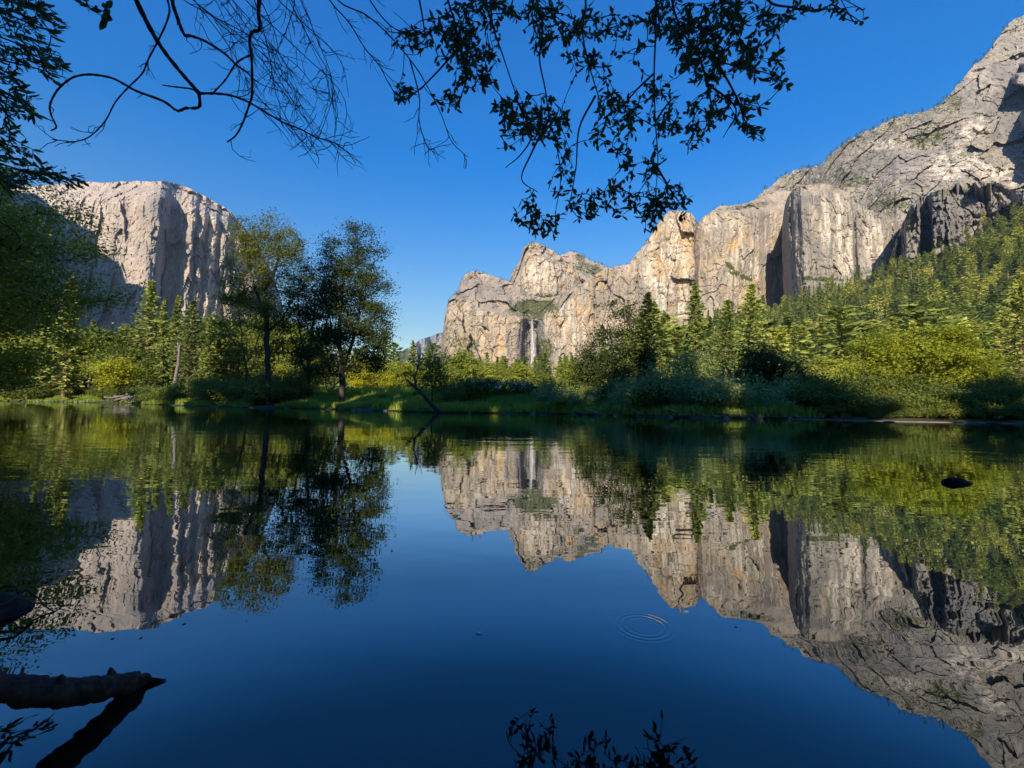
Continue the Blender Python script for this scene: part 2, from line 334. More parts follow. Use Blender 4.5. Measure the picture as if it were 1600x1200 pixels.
def build_mountains():
    relief('granite_monolith',
        [(-320, 335), (-120, 312), (0, 296), (20, 292), (60, 290), (100, 287), (140, 284), (180, 285), (220, 283), (255, 283), (275, 287), (300, 296), (330, 311), (360, 331), (385, 358), (404, 384), (425, 425), (440, 470), (450, 520), (458, 600)], 628,
        [(-320, 2350), (0, 2200), (120, 2110), (200, 2010), (228, 1955), (240, 1962), (250, 2015), (262, 2110), (274, 2140), (283, 2125), (292, 2095), (299, 2095), (304, 2140), (313, 2130), (321, 2175), (331, 2165), (339, 2215), (349, 2205), (358, 2260), (370, 2250), (385, 2300), (400, 2350), (430, 2480), (470, 2680)],
        M['granite_warm'], masks=[(255, 330, 30, 30, 'd', 0.6), (310, 480, 12, 90, 'o', 0.5), (330, 420, 8, 120, 'p', 0.7), (100, 330, 90, 40, 'p', 0.35), (290, 292, 45, 7, 'v', 0.45, 12)],
        u=1.6, amp=(16, 6, 2.5), flw=lambda X: 0.5 + 0.9 * sstep(255, 300, X), lean=0.13, seed=11, jag=1.2, warp=8, round_top=170,
        label='huge pale granite monolith with a sheer prow rising behind the trees on the far left')
    relief('distant_mountain',
        [(560, 600), (600, 577), (618, 556), (632, 546), (642, 541), (656, 531), (670, 526), (684, 521), (700, 519), (740, 515)], 632,
        [(560, 6400), (640, 6000), (648, 5700), (656, 5900), (663, 5650), (672, 5900), (680, 5650), (740, 5500)],
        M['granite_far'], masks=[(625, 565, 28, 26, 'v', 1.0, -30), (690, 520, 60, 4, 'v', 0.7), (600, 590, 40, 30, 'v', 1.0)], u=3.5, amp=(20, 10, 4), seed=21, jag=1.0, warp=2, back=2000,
        label='small hazy blue cliff at the far end of the valley')
    relief('rear_ridge',
        [(840, 440), (868, 405), (880, 397), (890, 392), (905, 397), (925, 407), (948, 418), (985, 440), (1020, 470)], 520,
        [(840, 2350), (880, 2250), (950, 2300), (1020, 2400)],
        M['granite'], masks=[(925, 425, 44, 16, 'v', 0.62, 25), (886, 400, 10, 8, 'o', 0.9), (905, 402, 12, 7, 'v', 0.7)], u=1.4, amp=(20, 7, 5), seed=31, jag=1.6,
        extra=lambda X, Y, w: np.maximum(0, 440 - Y) * 9.0,
        label='low rear ridge with a green brushy slope right of the rounded middle peak')
    relief('rounded_peak',
        [(760, 470), (790, 450), (797, 437), (800, 425), (812, 408), (818, 388), (825, 381), (835, 379), (850, 383), (865, 392), (875, 402), (884, 412), (915, 440), (945, 465), (1000, 500)], 545,
        [(760, 2050), (797, 1960), (806, 1900), (820, 1850), (850, 1820), (880, 1850), (900, 1830), (940, 1880), (1000, 1950)],
        M['granite'], masks=[(835, 386, 24, 9, 'v', 0.5), (902, 430, 18, 8, 'o', 1.0, 25), (850, 430, 35, 30, 'p', 0.8), (880, 408, 14, 8, 'v', 0.6), (860, 470, 40, 14, 'v', 0.8)], u=1.3, amp=(20, 9, 4), seed=41, jag=1.5, round_top=60,
        label='rounded granite peak standing behind the waterfall cliff')
    rim = [(670, 480), (700, 478), (730, 480), (760, 488), (800, 497), (830, 500), (845, 497), (870, 484), (885, 470), (905, 452), (930, 430), (960, 405), (1200, 200)]
    def bowl(X, Y, w):
        up = np.maximum(0, poly(X.ravel(), rim).reshape(X.shape) - Y + 4 * vnoise(np.stack([X / 12, Y / 12, 0 * X], -1), 3))
        apron = np.maximum(0, Y - 545) * -2.2 * sstep(870, 900, X) * (1 - sstep(1000, 1060, X))
        alcove = 38 * (sstep(808, 826, w) - sstep(838, 852, w)) * sstep(496, 512, Y)
        return up * 4.2 + apron + alcove
    relief('waterfall_cliff',
        [(672, 590), (684, 560), (690, 530), (696, 490), (701, 470), (715, 455), (720, 440), (727, 428), (738, 424), (752, 426), (775, 433), (797, 440), (815, 452), (830, 460), (850, 466), (870, 462), (885, 455), (905, 446), (930, 428), (945, 420), (960, 415), (982, 413), (990, 402), (1005, 385), (1020, 365), (1035, 340), (1045, 331), (1060, 328), (1080, 333), (1088, 344), (1100, 365), (1130, 400)], 632,
        [(672, 1750), (690, 1540), (700, 1450), (740, 1400), (790, 1385), (815, 1390), (826, 1420), (840, 1410), (855, 1385), (900, 1340), (926, 1355), (932, 1320), (980, 1290), (1040, 1250), (1085, 1245), (1095, 1300), (1130, 1350)],
        M['granite'], masks=[(835, 482, 48, 20, 'v', 0.74), (740, 432, 40, 10, 'v', 0.35), (725, 540, 32, 18, 'v', 0.6, 15), (850, 548, 18, 22, 'v', 0.7), (816, 545, 16, 45, 'd', 0.95), (845, 520, 9, 30, 'd', 0.9), (794, 540, 3, 40, 'd', 0.8),
            (760, 455, 50, 25, 'd', 0.35), (745, 510, 22, 40, 'p', 0.3), (760, 540, 45, 30, 'o', 0.45), (890, 500, 40, 35, 'o', 0.45), (885, 520, 40, 50, 'p', 0.7), (940, 440, 20, 20, 'o', 0.6), (1030, 400, 14, 50, 'o', 0.9), (1072, 390, 14, 50, 'o', 0.9), (1045, 420, 42, 70, 'p', 1.0), (1058, 470, 45, 30, 'p', 1.0),
            (965, 460, 38, 45, 'd', 0.35), (1000, 475, 40, 30, 'd', 0.3), (965, 570, 50, 40, 'd', 0.2), (1085, 420, 8, 60, 'd', 0.25)],
        u=1.0, amp=(18, 8, 3.0), seed=51, jag=1.3, extra=bowl, round_top=18,
        label='tawny granite cliff with a hanging green bowl and a thin waterfall in its alcove')
    def gully(X, Y, w):
        return np.maximum(0, 332 - Y) * 6
    relief('streaked_wall',
        [(1075, 380), (1090, 350), (1100, 338), (1112, 331), (1125, 321), (1140, 322), (1160, 318), (1185, 311), (1200, 303), (1215, 298), (1262, 298)], 600,
        [(1075, 1300), (1090, 1215), (1110, 1190), (1150, 1185), (1185, 1222), (1215, 1285), (1262, 1340)],
        M['granite'], masks=[(1165, 322, 60, 6, 'v', 0.6, -8), (1140, 415, 12, 6, 'v', 0.7, 40), (1155, 430, 30, 7, 'v', 0.7, 20), (1115, 350, 22, 16, 'p', 1.0), (1150, 395, 50, 50, 'p', 1.0), (1150, 380, 40, 8, 'o', 0.9, -38), (1185, 345, 26, 20, 'd', 0.3), (1110, 390, 14, 25, 'd', 0.3)],
        u=0.9, amp=(12, 6, 2.0), seed=61, jag=1.2, extra=gully, warp=3, round_top=12,
        label='streaked pale granite wall ending at a dark shadowed gully')
    relief('sheer_buttress',
        [(1222, 352), (1226, 322), (1232, 306), (1244, 293), (1262, 288), (1280, 286), (1300, 289), (1311, 293), (1334, 310), (1349, 321), (1370, 331), (1391, 337), (1407, 342), (1430, 365), (1460, 400)], 600,
        [(1222, 1180), (1234, 1060), (1244, 1010), (1256, 985), (1300, 975), (1333, 965), (1337, 982), (1341, 975), (1385, 985), (1400, 1010), (1415, 1050), (1460, 1100)],
        M['granite_grey'], masks=[(1300, 350, 30, 55, 'p', 1.0), (1320, 380, 14, 70, 'p', 1.0), (1370, 380, 26, 45, 'p', 0.9), (1250, 320, 16, 25, 'd', 0.55), (1265, 400, 40, 60, 'd', 0.2), (1285, 436, 45, 4, 'v', 0.75, 3), (1262, 420, 22, 40, 'v', 0.36), (1337, 370, 4, 60, 'd', 0.5), (1300, 460, 60, 12, 'v', 0.3), (1365, 322, 40, 8, 'v', 0.7, 20), (1276, 350, 5, 30, 'o', 0.5)],
        u=0.8, amp=(10, 6, 2.0), lean=-0.06, seed=71, jag=1.5, warp=2.5, round_top=14,
        label='sheer grey and white buttress between the dark gully and the blackish cliff')
    relief('dark_cliff',
        [(1385, 420), (1400, 375), (1412, 345), (1422, 322), (1440, 306), (1470, 298), (1500, 287), (1530, 282), (1560, 285), (1580, 298), (1640, 305), (1800, 290)], 560,
        [(1385, 1020), (1402, 940), (1414, 895), (1434, 880), (1440, 905), (1450, 908), (1457, 858), (1470, 845), (1500, 850), (1530, 840), (1640, 780), (1800, 720)],
        M['granite_grey'], masks=[(1480, 335, 90, 48, 'd', 0.75), (1425, 365, 22, 50, 'd', 0.5), (1550, 320, 60, 40, 'd', 0.4), (1490, 300, 40, 6, 'v', 0.6), (1480, 378, 25, 5, 'v', 0.8, -12), (1600, 340, 50, 30, 'v', 0.7)],
        u=0.9, amp=(26, 9, 6), big=0.9, joints=14, seed=81, jag=3, warp=4,
        label='rugged blackish cliff of broken slabs above the wooded slope on the right')
    def ramps(X, Y, w):
        t = (Y - 300) * 0.9 + (X - 1400) * 0.35
        st = fbm(np.stack([X / 120, t / 60, 0 * X], -1), 3, 5) * 34
        e = poly(Y.ravel(), [(30, 1760), (70, 1640), (100, 1592), (130, 1580), (150, 1640), (165, 1600), (200, 1592), (245, 1606), (275, 1700), (330, 1800)]).reshape(X.shape)
        r1 = -120 * sstep(0, 14, X - e + 9 * fbm(np.stack([X / 30, Y / 12, 0 * X], -1), 3, 6))
        r2 = 0
        return np.maximum(0, 345 - Y) * 2.1 + st + r1 + r2
    relief('high_ridge',
        [(1165, 320), (1180, 311), (1200, 293), (1213, 283), (1225, 271), (1250, 263), (1280, 257), (1300, 240), (1330, 216), (1350, 206), (1380, 191), (1420, 178), (1452, 172), (1470, 164), (1485, 148), (1500, 130), (1520, 106), (1545, 80), (1560, 60), (1575, 40), (1588, 30), (1600, 26), (1700, -20), (1850, -60)], 420,
        [(1165, 1650), (1250, 1520), (1320, 1270), (1400, 1110), (1500, 1000), (1600, 930), (1850, 820)],
        M['granite_grey'], masks=[(1400, 195, 140, 14, 'v', 0.5, -24), (1235, 285, 18, 22, 'v', 0.45), (1450, 215, 36, 15, 'v', 0.6, -10), (1330, 280, 40, 18, 'v', 0.55, 10), (1310, 265, 60, 14, 'v', 0.4, -20), (1490, 165, 20, 14, 'v', 0.6, -40), (1390, 320, 34, 11, 'v', 0.6),
            (1490, 258, 45, 22, 'p', 1.0, -10), (1560, 270, 50, 16, 'p', 1.0, 15), (1390, 225, 30, 8, 'p', 0.8, -10), (1525, 200, 40, 14, 'p', 0.8, -30), (1330, 250, 120, 34, 'v', 0.42, -22), (1440, 190, 110, 26, 'v', 0.4, -22), (1400, 300, 60, 22, 'v', 0.42), (1520, 240, 60, 10, 'v', 0.5, -15), (1530, 130, 30, 30, 'p', 0.3), (1360, 260, 70, 22, 'd', 0.55, -12), (1430, 280, 22, 14, 'd', 0.6), (1585, 180, 40, 40, 'd', 0.75), (1570, 115, 28, 18, 'd', 0.55), (1515, 150, 30, 30, 'd', 0.35, -50)],  # dark spots at the right edge repeat the spurs' cast shadows in colour
        u=0.9, amp=(30, 5, 2.4), big=0.22, joints=2.5, shear=-0.95, bcell=(62, 62, 190), seed=91, jag=3.0, warp=4, extra=ramps,
        label='long high granite ridge with small conifers climbing to the upper right corner')
build_mountains()

# waterfall: a ribbon of falling water in the alcove, breaking into spray
def build_waterfall():
    m, n, l = new_mat('falling_water'); co = n.new('ShaderNodeTexCoord').outputs['Object']
    f = noise(n, l, co, 1.0, 4, 0.7, (0.5, 0.5, 0.03))
    p = n.new('ShaderNodeBsdfPrincipled'); l.new(mixc(n, l, f, (0.42, 0.43, 0.46), (0.68, 0.68, 0.7)), p.inputs['Base Color']); p.inputs['Roughness'].default_value = 0.8
    t = n.new('ShaderNodeBsdfTransparent'); mx = n.new('ShaderNodeMixShader'); l.new(ramp_f(n, l, f, 0.33, 0.68), mx.inputs[0]); l.new(t.outputs[0], mx.inputs[1]); l.new(p.outputs[0], mx.inputs[2])
    o = n.new('ShaderNodeOutputMaterial'); l.new(mx.outputs[0], o.inputs[0])
    mb = MB(); ys = np.linspace(499, 592, 40)
    cx = np.interp(ys, [499, 515, 560, 592], [831.5, 832, 834, 837]); hw = np.interp(ys, [499, 510, 540, 565, 592], [1.6, 2.6, 4.0, 5.2, 6.5])
    for a, off in ((1.0, 0), (0.72, -7), (0.5, -13)):
        L = []
        for k, s in enumerate(np.linspace(-1, 1, 9)):
            px = cx + s * hw * a + 0.8 * fbm(np.stack([ys / 9, ys * 0 + k, ys * 0 + off], -1), 3, 77)
            L.append(pt(px, ys, 1378 + off - np.sqrt(1 - min(1, s * s)) * 7 - (ys - 499) * 0.35))
        G = np.stack(L, 1); R, C = G.shape[:2]; idx = np.arange(R * C).reshape(R, C)
        mb.put(G.reshape(-1, 3), np.stack([idx[:-1, :-1], idx[:-1, 1:], idx[1:, 1:], idx[1:, :-1]], -1).reshape(-1, 4))
    add('waterfall', mb.mesh('waterfall', True), [m], label='thin white waterfall dropping down the tawny cliff', cat='waterfall', kind='structure')
build_waterfall()

# the valley-side ridge to the left, outside the frame: it throws the shadow on the monolith's lower left
def build_west_ridge():
    edge = [(-40, 300), (10, 297), (55, 303), (75, 318), (100, 338), (125, 352), (148, 362), (153, 392), (172, 402), (190, 415), (196, 442), (214, 444), (240, 455), (252, 520), (258, 640)]
    prof = []
    for a, b in zip(edge[:-1], edge[1:]):
        for t in np.linspace(0, 1, 6)[:-1]:
            px, py = a[0] + (b[0] - a[0]) * t, a[1] + (b[1] - a[1]) * t
            q, _ = on_relief('granite_monolith', px, py)
            k = (q[1] - 1150) / -SUN_DIR[1]; prof.append(q + SUN_DIR * k)
    prof = np.array(prof); 
    if prof[0, 0] > prof[-1, 0]: prof = prof[::-1]
    n = len(prof); left = prof[:1].copy(); left[:, 0] -= 900; left[:, 2] -= 100
    rimv = np.concatenate([left, prof]); n += 1
    rimv[:, 2] += 6 * fbm(rimv / 40, 3, 4)
    rows = []
    for off, fz in ((-420, None), (-200, 0.55), (-60, 0.9), (0, 1.0), (80, 0.95), (300, 0.5), (520, None)):
        r = rimv.copy(); r[:, 1] += off; r[:, 0] -= abs(off) * 0.3
        r[:, 2] = -20 if fz is None else r[:, 2] * fz
        rows.append(r)
    G = np.stack(rows); R, C = G.shape[:2]; idx = np.arange(R * C).reshape(R, C)
    F = np.stack([idx[:-1, :-1], idx[:-1, 1:], idx[1:, 1:], idx[1:, :-1]], -1).reshape(-1, 4)
    add('hill', mk_mesh('hill', G.reshape(-1, 3), [(F, 0)]), [M['forest_floor']], label='steep valley side left of the monolith, beyond the picture edge', cat='hill', kind='structure')
build_west_ridge()

# ------------------------------------------------------------------ river, ground
SHORE = [(-40, 626.5), (0, 627), (60, 628), (160, 629), (230, 632), (320, 635.5), (400, 637.5), (480, 638.5), (560, 641), (640, 643.5), (700, 645), (760, 645.5), (850, 647), (960, 649.5), (1050, 652), (1150, 654), (1250, 655), (1350, 657), (1450, 659), (1550, 661), (1640, 663)]
_sp = on_water([s[0] for s in SHORE], [s[1] for s in SHORE])[:, :2]
RIVER = np.concatenate([[(-400, 190), (-220, 135)], _sp, [(40, 13), (80, 10), (200, 4), (200, -40), (80, -9), (30, -5), (6, -2.2), (1.2, -1.3), (-0.9, -0.9), (-1.5, 0.3), (-2.2, 1.3), (-4.2, 2.6), (-8, 5.4), (-14, 10), (-26, 19), (-50, 37), (-90, 64), (-200, 100), (-400, 150)]])
def river_dist(X, Y):
    """signed distance to the river outline: negative inside the water"""
    P = np.stack([X, Y], -1).reshape(-1, 2); A = RIVER; B = np.roll(RIVER, -1, 0); d = np.full(len(P), 1e9); ins = np.zeros(len(P), bool)
    for a, b in zip(A, B):
        e = b - a; w = P - a; t = np.clip((w @ e) / (e @ e), 0, 1); d = np.minimum(d, np.linalg.norm(w - t[:, None] * e, axis=1))
        c = ((a[1] <= P[:, 1]) != (b[1] <= P[:, 1])); xs = a[0] + (P[:, 1] - a[1]) / (b[1] - a[1] + 1e-12) * e[0]
        ins ^= c & (P[:, 0] < xs)
    return np.where(ins, -d, d).reshape(np.shape(X))
def gz(X, Y):
    X = np.asarray(X, float); Y = np.asarray(Y, float); d = river_dist(X, Y)
    n = fbm(np.stack([X / 5, Y / 5, 0 * X], -1), 3, 5)
    near = 1 - sstep(2, 12, Y)                        # the camera-side bank is low close by
    bank = (0.12 + 1.1 * sstep(0.3, 6.5, d) * (1 - 0.4 * sstep(5, 14, X)) + 0.03 * np.clip(d - 6, 0, 110) + 0.12 * n * sstep(0, 3, d)) * (1 - 0.5 * near)
    bed = np.maximum(-0.9, -0.04 + 0.16 * d) + 0.03 * n
    return np.where(d > 0, bank, bed)
def build_ground():
    ax = np.concatenate([-np.geomspace(9000, 60, 26), np.arange(-58, 40, 0.8), np.geomspace(41, 9000, 28)])
    ay = np.concatenate([-np.geomspace(3000, 14, 14), np.arange(-12, 70, 0.8), np.geomspace(71, 14000, 45)])
    X, Y = np.meshgrid(ax, ay); Z = gz(X, Y); idx = np.arange(X.size).reshape(X.shape)
    F = np.stack([idx[:-1, :-1], idx[:-1, 1:], idx[1:, 1:], idx[1:, :-1]], -1).reshape(-1, 4)
    add('ground', mk_mesh('ground', np.stack([X, Y, Z], -1).reshape(-1, 3), [(F, 0)], True), [M['ground']], label='grassy valley floor and river banks with the bed under the water', cat='ground', kind='structure')
build_ground()
RING = on_water(1005, 978)
def build_river():
    m, n, l = new_mat('river_water')
    geo = n.new('ShaderNodeNewGeometry'); co = geo.outputs['Position']
    # ripples: faint everywhere, stronger on the far left reach; one set of drop rings
    s1 = noise(n, l, co, 1.0, 3, 0.55, (0.9, 2.2, 1)); s2 = noise(n, l, co, 1.0, 2, 0.5, (5, 9, 1)); s0 = noise(n, l, co, 1.0, 2, 0.5, (0.15, 0.3, 1))
    patch = ramp_f(n, l, noise(n, l, co, 0.12, 2, 0.5), 0.42, 0.62)
    h = mth(n, l, 'ADD', mth(n, l, 'MULTIPLY', s1, 0.0085), mth(n, l, 'MULTIPLY', s2, 0.0005))
    h = mth(n, l, 'MULTIPLY', h, mth(n, l, 'ADD', mth(n, l, 'MULTIPLY', patch, 0.9), 0.25))
    vm = n.new('ShaderNodeVectorMath'); vm.operation = 'DISTANCE'; l.new(co, vm.inputs[0]); vm.inputs[1].default_value = [float(v) for v in RING]
    r = vm.outputs['Value']
    wv = mth(n, l, 'MULTIPLY', mth(n, l, 'SINE', mth(n, l, 'MULTIPLY', r, 2 * math.pi / 0.0165), 0), mth(n, l, 'MULTIPLY', ramp_f(n, l, r, 0.03, 0.05), ramp_f(n, l, r, 0.105, 0.06)))
    h = mth(n, l, 'ADD', h, mth(n, l, 'MULTIPLY', wv, 0.00012))
    bp = n.new('ShaderNodeBump'); bp.inputs['Strength'].default_value = 1.0; bp.inputs['Distance'].default_value = 1.0; l.new(h, bp.inputs['Height'])
    lw = n.new('ShaderNodeLayerWeight'); l.new(bp.outputs[0], lw.inputs['Normal'])
    fr = ramp(n, [(0.0, 0.05), (0.30, 0.08), (0.45, 0.115), (0.62, 0.32), (0.80, 0.68), (1.0, 0.97)]); fr.color_ramp.interpolation = 'EASE'; l.new(lw.outputs['Facing'], fr.inputs[0])
    g = n.new('ShaderNodeBsdfGlossy'); g.inputs['Roughness'].default_value = 0.0; g.inputs['Color'].default_value = (0.9, 0.95, 1.0, 1); l.new(bp.outputs[0], g.inputs['Normal'])
    t = n.new('ShaderNodeBsdfTransparent'); t.inputs['Color'].default_value = (0.22, 0.27, 0.25, 1)
    mx = n.new('ShaderNodeMixShader'); l.new(fr.outputs[0], mx.inputs[0]); l.new(t.outputs[0], mx.inputs[1]); l.new(g.outputs[0], mx.inputs[2])
    o = n.new('ShaderNodeOutputMaterial'); l.new(mx.outputs[0], o.inputs[0])
    me = mk_mesh('river', [(-450, -60, 0), (250, -60, 0), (250, 220, 0), (-450, 220, 0)], [([[0, 1, 2, 3]], 0)])
    add('river', me, [m], label='still dark river mirroring the cliffs and the blue sky', cat='river', kind='structure')
build_river()

# wooded slope on the right
def build_hillside():
    top = [(960, 590), (1000, 562), (1060, 528), (1120, 500), (1180, 478), (1215, 486), (1240, 478), (1290, 456), (1340, 440), (1400, 420), (1440, 402), (1500, 380), (1560, 352), (1600, 336), (1800, 270)]
    pxs = np.linspace(960, 1800, 180); tp = poly(pxs, top); v = np.linspace(0, 1, 70)[:, None]
    y1 = poly(pxs, [(960, 900), (1100, 1020), (1240, 930), (1400, 880), (1600, 760), (1800, 640)])
    PX = np.broadcast_to(pxs, (70, 180)); PY = 634 + (tp - 634)[None] * v; D = 110 + (y1 - 110)[None] * v ** 0.85
    P = pt(PX, PY, D); P[..., 2] += fbm(P / 60, 3, 3) * 5 * v
    b = P[-1].copy(); b[:, 1] += 400; b[:, 2] -= 150
    G = np.concatenate([P, b[None]]); R, C = G.shape[:2]; idx = np.arange(R * C).reshape(R, C)
    F = np.stack([idx[:-1, :-1], idx[:-1, 1:], idx[1:, 1:], idx[1:, :-1]], -1).reshape(-1, 4)
    add('hillside', mk_mesh('hillside', G.reshape(-1, 3), [(F, 0)], True), [M['forest_floor']], label='steep wooded slope rising to the cliffs on the right', cat='hillside', kind='structure')
    return P
HILL = build_hillside()

# ------------------------------------------------------------------ trees
def conifer(rng, H=30.0, W=4.2, t0=0.12, nbr=90, per=8, card=1.0, droop=0.35, ragged=0.35, shape=0.85, lean=0.0):
    wood, leaf = MB(), MB()
    hs = np.linspace(0, 1, 9); tr = 0.013 * H * (1 - hs) ** 0.9 + 0.02
    bend = np.stack([0.012 * H * np.sin(hs * 4 + rng.uniform(0, 6)) * hs + lean * H * hs, 0.012 * H * np.cos(hs * 3 + rng.uniform(0, 6)) * hs, hs * H], -1)
    tube(wood, bend, tr, 6)
    ga = rng.uniform(0, 6.28); C, Dr = [], []
    gapn = rng.uniform(0, 50)
    for k in range(nbr):
        t = t0 + (1 - t0) * (max(0.0, k + rng.uniform(-.5, .5)) / nbr) ** 0.92; t = min(max(t, t0), 0.995)
        L = W * (1 - (t - t0) / (1 - t0)) ** shape * rng.uniform(1 - ragged, 1 + ragged * 0.5) + 0.02 * W
        low = (t - t0) / (1 - t0)
        if low < 0.2: L *= 0.55 + 2.2 * low
        if vnoise(np.array([[t * 9 + gapn, 0, 0]]), 3)[0] < -0.45: L *= 0.55
        ga += 2.4 + rng.uniform(-.5, .5)
        base = np.array([np.interp(t, hs, bend[:, 0]), np.interp(t, hs, bend[:, 1]), t * H])
        up = 0.35 * t - droop * (1 - t)
        d = np.array((math.cos(ga), math.sin(ga), up)); 
        s = np.linspace(0.15, 1, per) if per > 1 else np.array([0.6])
        pts = base + s[:, None] * L * d + np.array((0, 0, 1)) * (0.12 * L * s ** 2)[:, None]
        if L > 1.0 and nbr >= 60: tube(wood, np.stack([base, base + d * L * 0.5, base + d * L * 0.95 + np.array((0, 0, 0.1 * L))]), (0.035 * L, 0.02 * L, 0.006 * L), 3)
        C.append(pts + rng.normal(size=pts.shape) * np.array((0.2, 0.2, 0.17)) * (L * 0.5 + 0.3)); Dr.append(np.broadcast_to(unit(d + np.array((0, 0, -0.1))), pts.shape))
    C = np.concatenate(C); Dr = np.concatenate(Dr)
    Nr = C * np.array((1, 1, 0.0)); Nr = unit(Nr) + np.array((0, 0, 0.45)); V, F = cards(rng, C, card * 1.25, card * 0.7, 0.5, Dr, 0.65, Nr * 1.1); leaf.put(V, F)
    tipc = bend[-1] - np.array((0, 0, 1)) * rng.uniform(0, 0.05 * H, (6, 1)); V, F = cards(rng, tipc, card * 0.9, card * 0.3, 0, np.array((0, 0, 1.0)) * np.ones((6, 1)), 0.4); leaf.put(V, F)
    return wood, leaf

def connect(rng, trunks, att, rtip=0.012, expo=0.48, seg=0.5, slope=0.45):
    """grow limbs from the trunk polylines to the attractor points; returns list of (points, radii)"""
    pos, par = [], []; paths = []
    for tk in trunks:
        tk = np.asarray(tk, float); ids = []
        att_i = -1
        if len(pos) and tk[0][2] > 0.05:
            att_i = int(np.argmin(np.linalg.norm(np.array(pos) - tk[0], axis=1))); ids.append(att_i)
        ln = np.concatenate([[0], np.cumsum(np.linalg.norm(np.diff(tk, axis=0), axis=1))]); s = np.linspace(0, ln[-1], max(3, int(ln[-1] / seg)))
        P = np.stack([np.interp(s, ln, tk[:, k]) for k in range(3)], -1); P[1:-1] += rng.normal(size=P[1:-1].shape) * seg * 0.06
        for k, p in enumerate(P):
            par.append(att_i if k == 0 else len(pos) - 1); pos.append(p); ids.append(len(pos) - 1)
        paths.append(ids)
    base = np.array(pos); d0 = np.min(np.linalg.norm(att[:, None] - base[None], axis=2), axis=1)
    for i in np.argsort(d0):
        a = att[i]; Pn = np.array(pos); dv = a - Pn; d = np.linalg.norm(dv, axis=1)
        cost = d + np.maximum(0, slope * d - dv[:, 2]) * 0.9
        j = int(np.argmin(cost)); dist = d[j]
        if dist < 1e-3: continue
        pj = par[j]; pd = unit(Pn[j] - Pn[pj]) if pj >= 0 else np.array((0, 0, 1.0))
        c = Pn[j] + (pd * 0.5 + np.array((0, 0, 0.25))) * dist * 0.45; k = max(2, int(dist / seg) + 1); t = np.linspace(0, 1, k + 1)[1:, None]
        Q = (1 - t) ** 2 * Pn[j] + 2 * t * (1 - t) * c + t * t * a; Q[:-1] += rng.normal(size=Q[:-1].shape) * dist * 0.03
        ids = [j]
        for q in Q: par.append(ids[-1]); pos.append(q); ids.append(len(pos) - 1)
        paths.append(ids)
    n = len(pos); cnt = np.zeros(n); haskid = np.zeros(n, bool)
    for i in range(n):
        if par[i] >= 0: haskid[par[i]] = True
    cnt[~haskid] = 1
    for i in range(n - 1, -1, -1):
        if par[i] >= 0: cnt[par[i]] += cnt[i]
    r = rtip * cnt ** expo; pos = np.array(pos); out = []
    for ids in paths:
        rr = r[ids].copy()
        if len(rr) > 1 and ids[0] != ids[1] and par[ids[1]] == ids[0]: rr[0] = min(rr[0], rr[1] * 1.25)
        out.append((pos[ids], rr))
    return out
def in_ellipsoids(rng, ells, n, shell=0.5):
    w = np.array([e[3] * e[4] * e[5] for e in ells]) ** 0.75; w /= w.sum(); k = rng.choice(len(ells), n, p=w); E = np.array(ells, float)[k]
    d = unit(rng.normal(size=(n, 3))); r = rng.uniform(0, 1, (n, 1)) ** (1 / 3 * (1 - shell) + 0.12)
    return E[:, :3] + d * r * E[:, 3:6]
def broadleaf(rng, trunks, ells, natt=110, nleaf=70, leaf=0.26, spread=0.55, rtip=0.012, flat=0.35, shell=0.5, seg=0.5, expo=0.48, sides=5, slope=0.45, hole=0.0, nar=0.6):
    att = in_ellipsoids(rng, ells, natt, shell)
    if hole: att = att[vnoise(att / (hole * 2), 9) > -0.35]
    wood, lf = MB(), MB()
    for P, r in connect(rng, trunks, att, rtip, expo, seg, slope): tube(wood, P, r, sides if r[0] > rtip * 2.5 else 3)
    k = rng.integers(int(nleaf * 0.4), int(nleaf * 1.6), len(att)); C = np.repeat(att, k, 0)
    s = np.repeat(rng.uniform(0.6, 1.35, (len(att), 1)), k, 0) * spread
    C = C + rng.normal(size=C.shape) * s * np.array((1, 1, 0.6)) + np.array((0, 0, 0.1 * spread))
    ctr = att.mean(0) - np.array((0, 0, 0.15 * np.ptp(att[:, 2]))); V, F = cards(rng, C, leaf, leaf * nar, flat, None, 1.0, unit(C - ctr) * 1.0 + np.array((0, 0, 0.25))); lf.put(V, F)
    return wood, lf
def thing(name, wood, leaf, wm, lm, loc, label, cat, group=None, rz=0.0, scale=(1, 1, 1), wname='trunk', lname='crown'):
    e = add(name, None, loc=loc, rz=rz, scale=scale, label=label, cat=cat, group=group)
    if wood is not None: add(wname, wood.mesh(wname, True), [wm], e)
    if leaf is not None: add(lname, leaf.mesh(lname), [lm], e)
    return e
def site(px, Y, sink=0.15):
    x = float(ray(px, 620)[0] * Y); return np.array((x, Y, float(gz(np.array([x]), np.array([Y]))[0]) - sink))
def local(px, py, Y, base, dy=0.0): return pt(px, py, Y + dy) - base
def pxm(Y): return Y / F_PX

def tree_from_px(name, seed, Y, pxb, trunks, ells, lm, label, cat='tree', group=None, wm='bark', **kw):
    """trunks: lists of (px,py,dy); ells: (px,py,rx px,ry px)"""
    rng = np.random.default_rng(seed); b = site(pxb, Y); s = pxm(Y)
    T = []
    for k, t in enumerate(trunks):
        P = [local(p[0], p[1], Y, b, p[2] if len(p) > 2 else 0) for p in t]
        if k == 0 or len(t[0]) > 3: P[0][2] = 0.0
        T.append(P)
    E = []
    for e in ells:
        c = local(e[0], e[1], Y, b, e[4] if len(e) > 4 else rng.uniform(-0.3, 0.3) * e[2] * s); E.append((*c, e[2] * s, max(e[2] * s * 0.8, 0.4), e[3] * s))
    wood, leaf = broadleaf(rng, T, E, **kw)
    return thing(name, wood, leaf, M[wm], M[lm], b, label, cat, group)

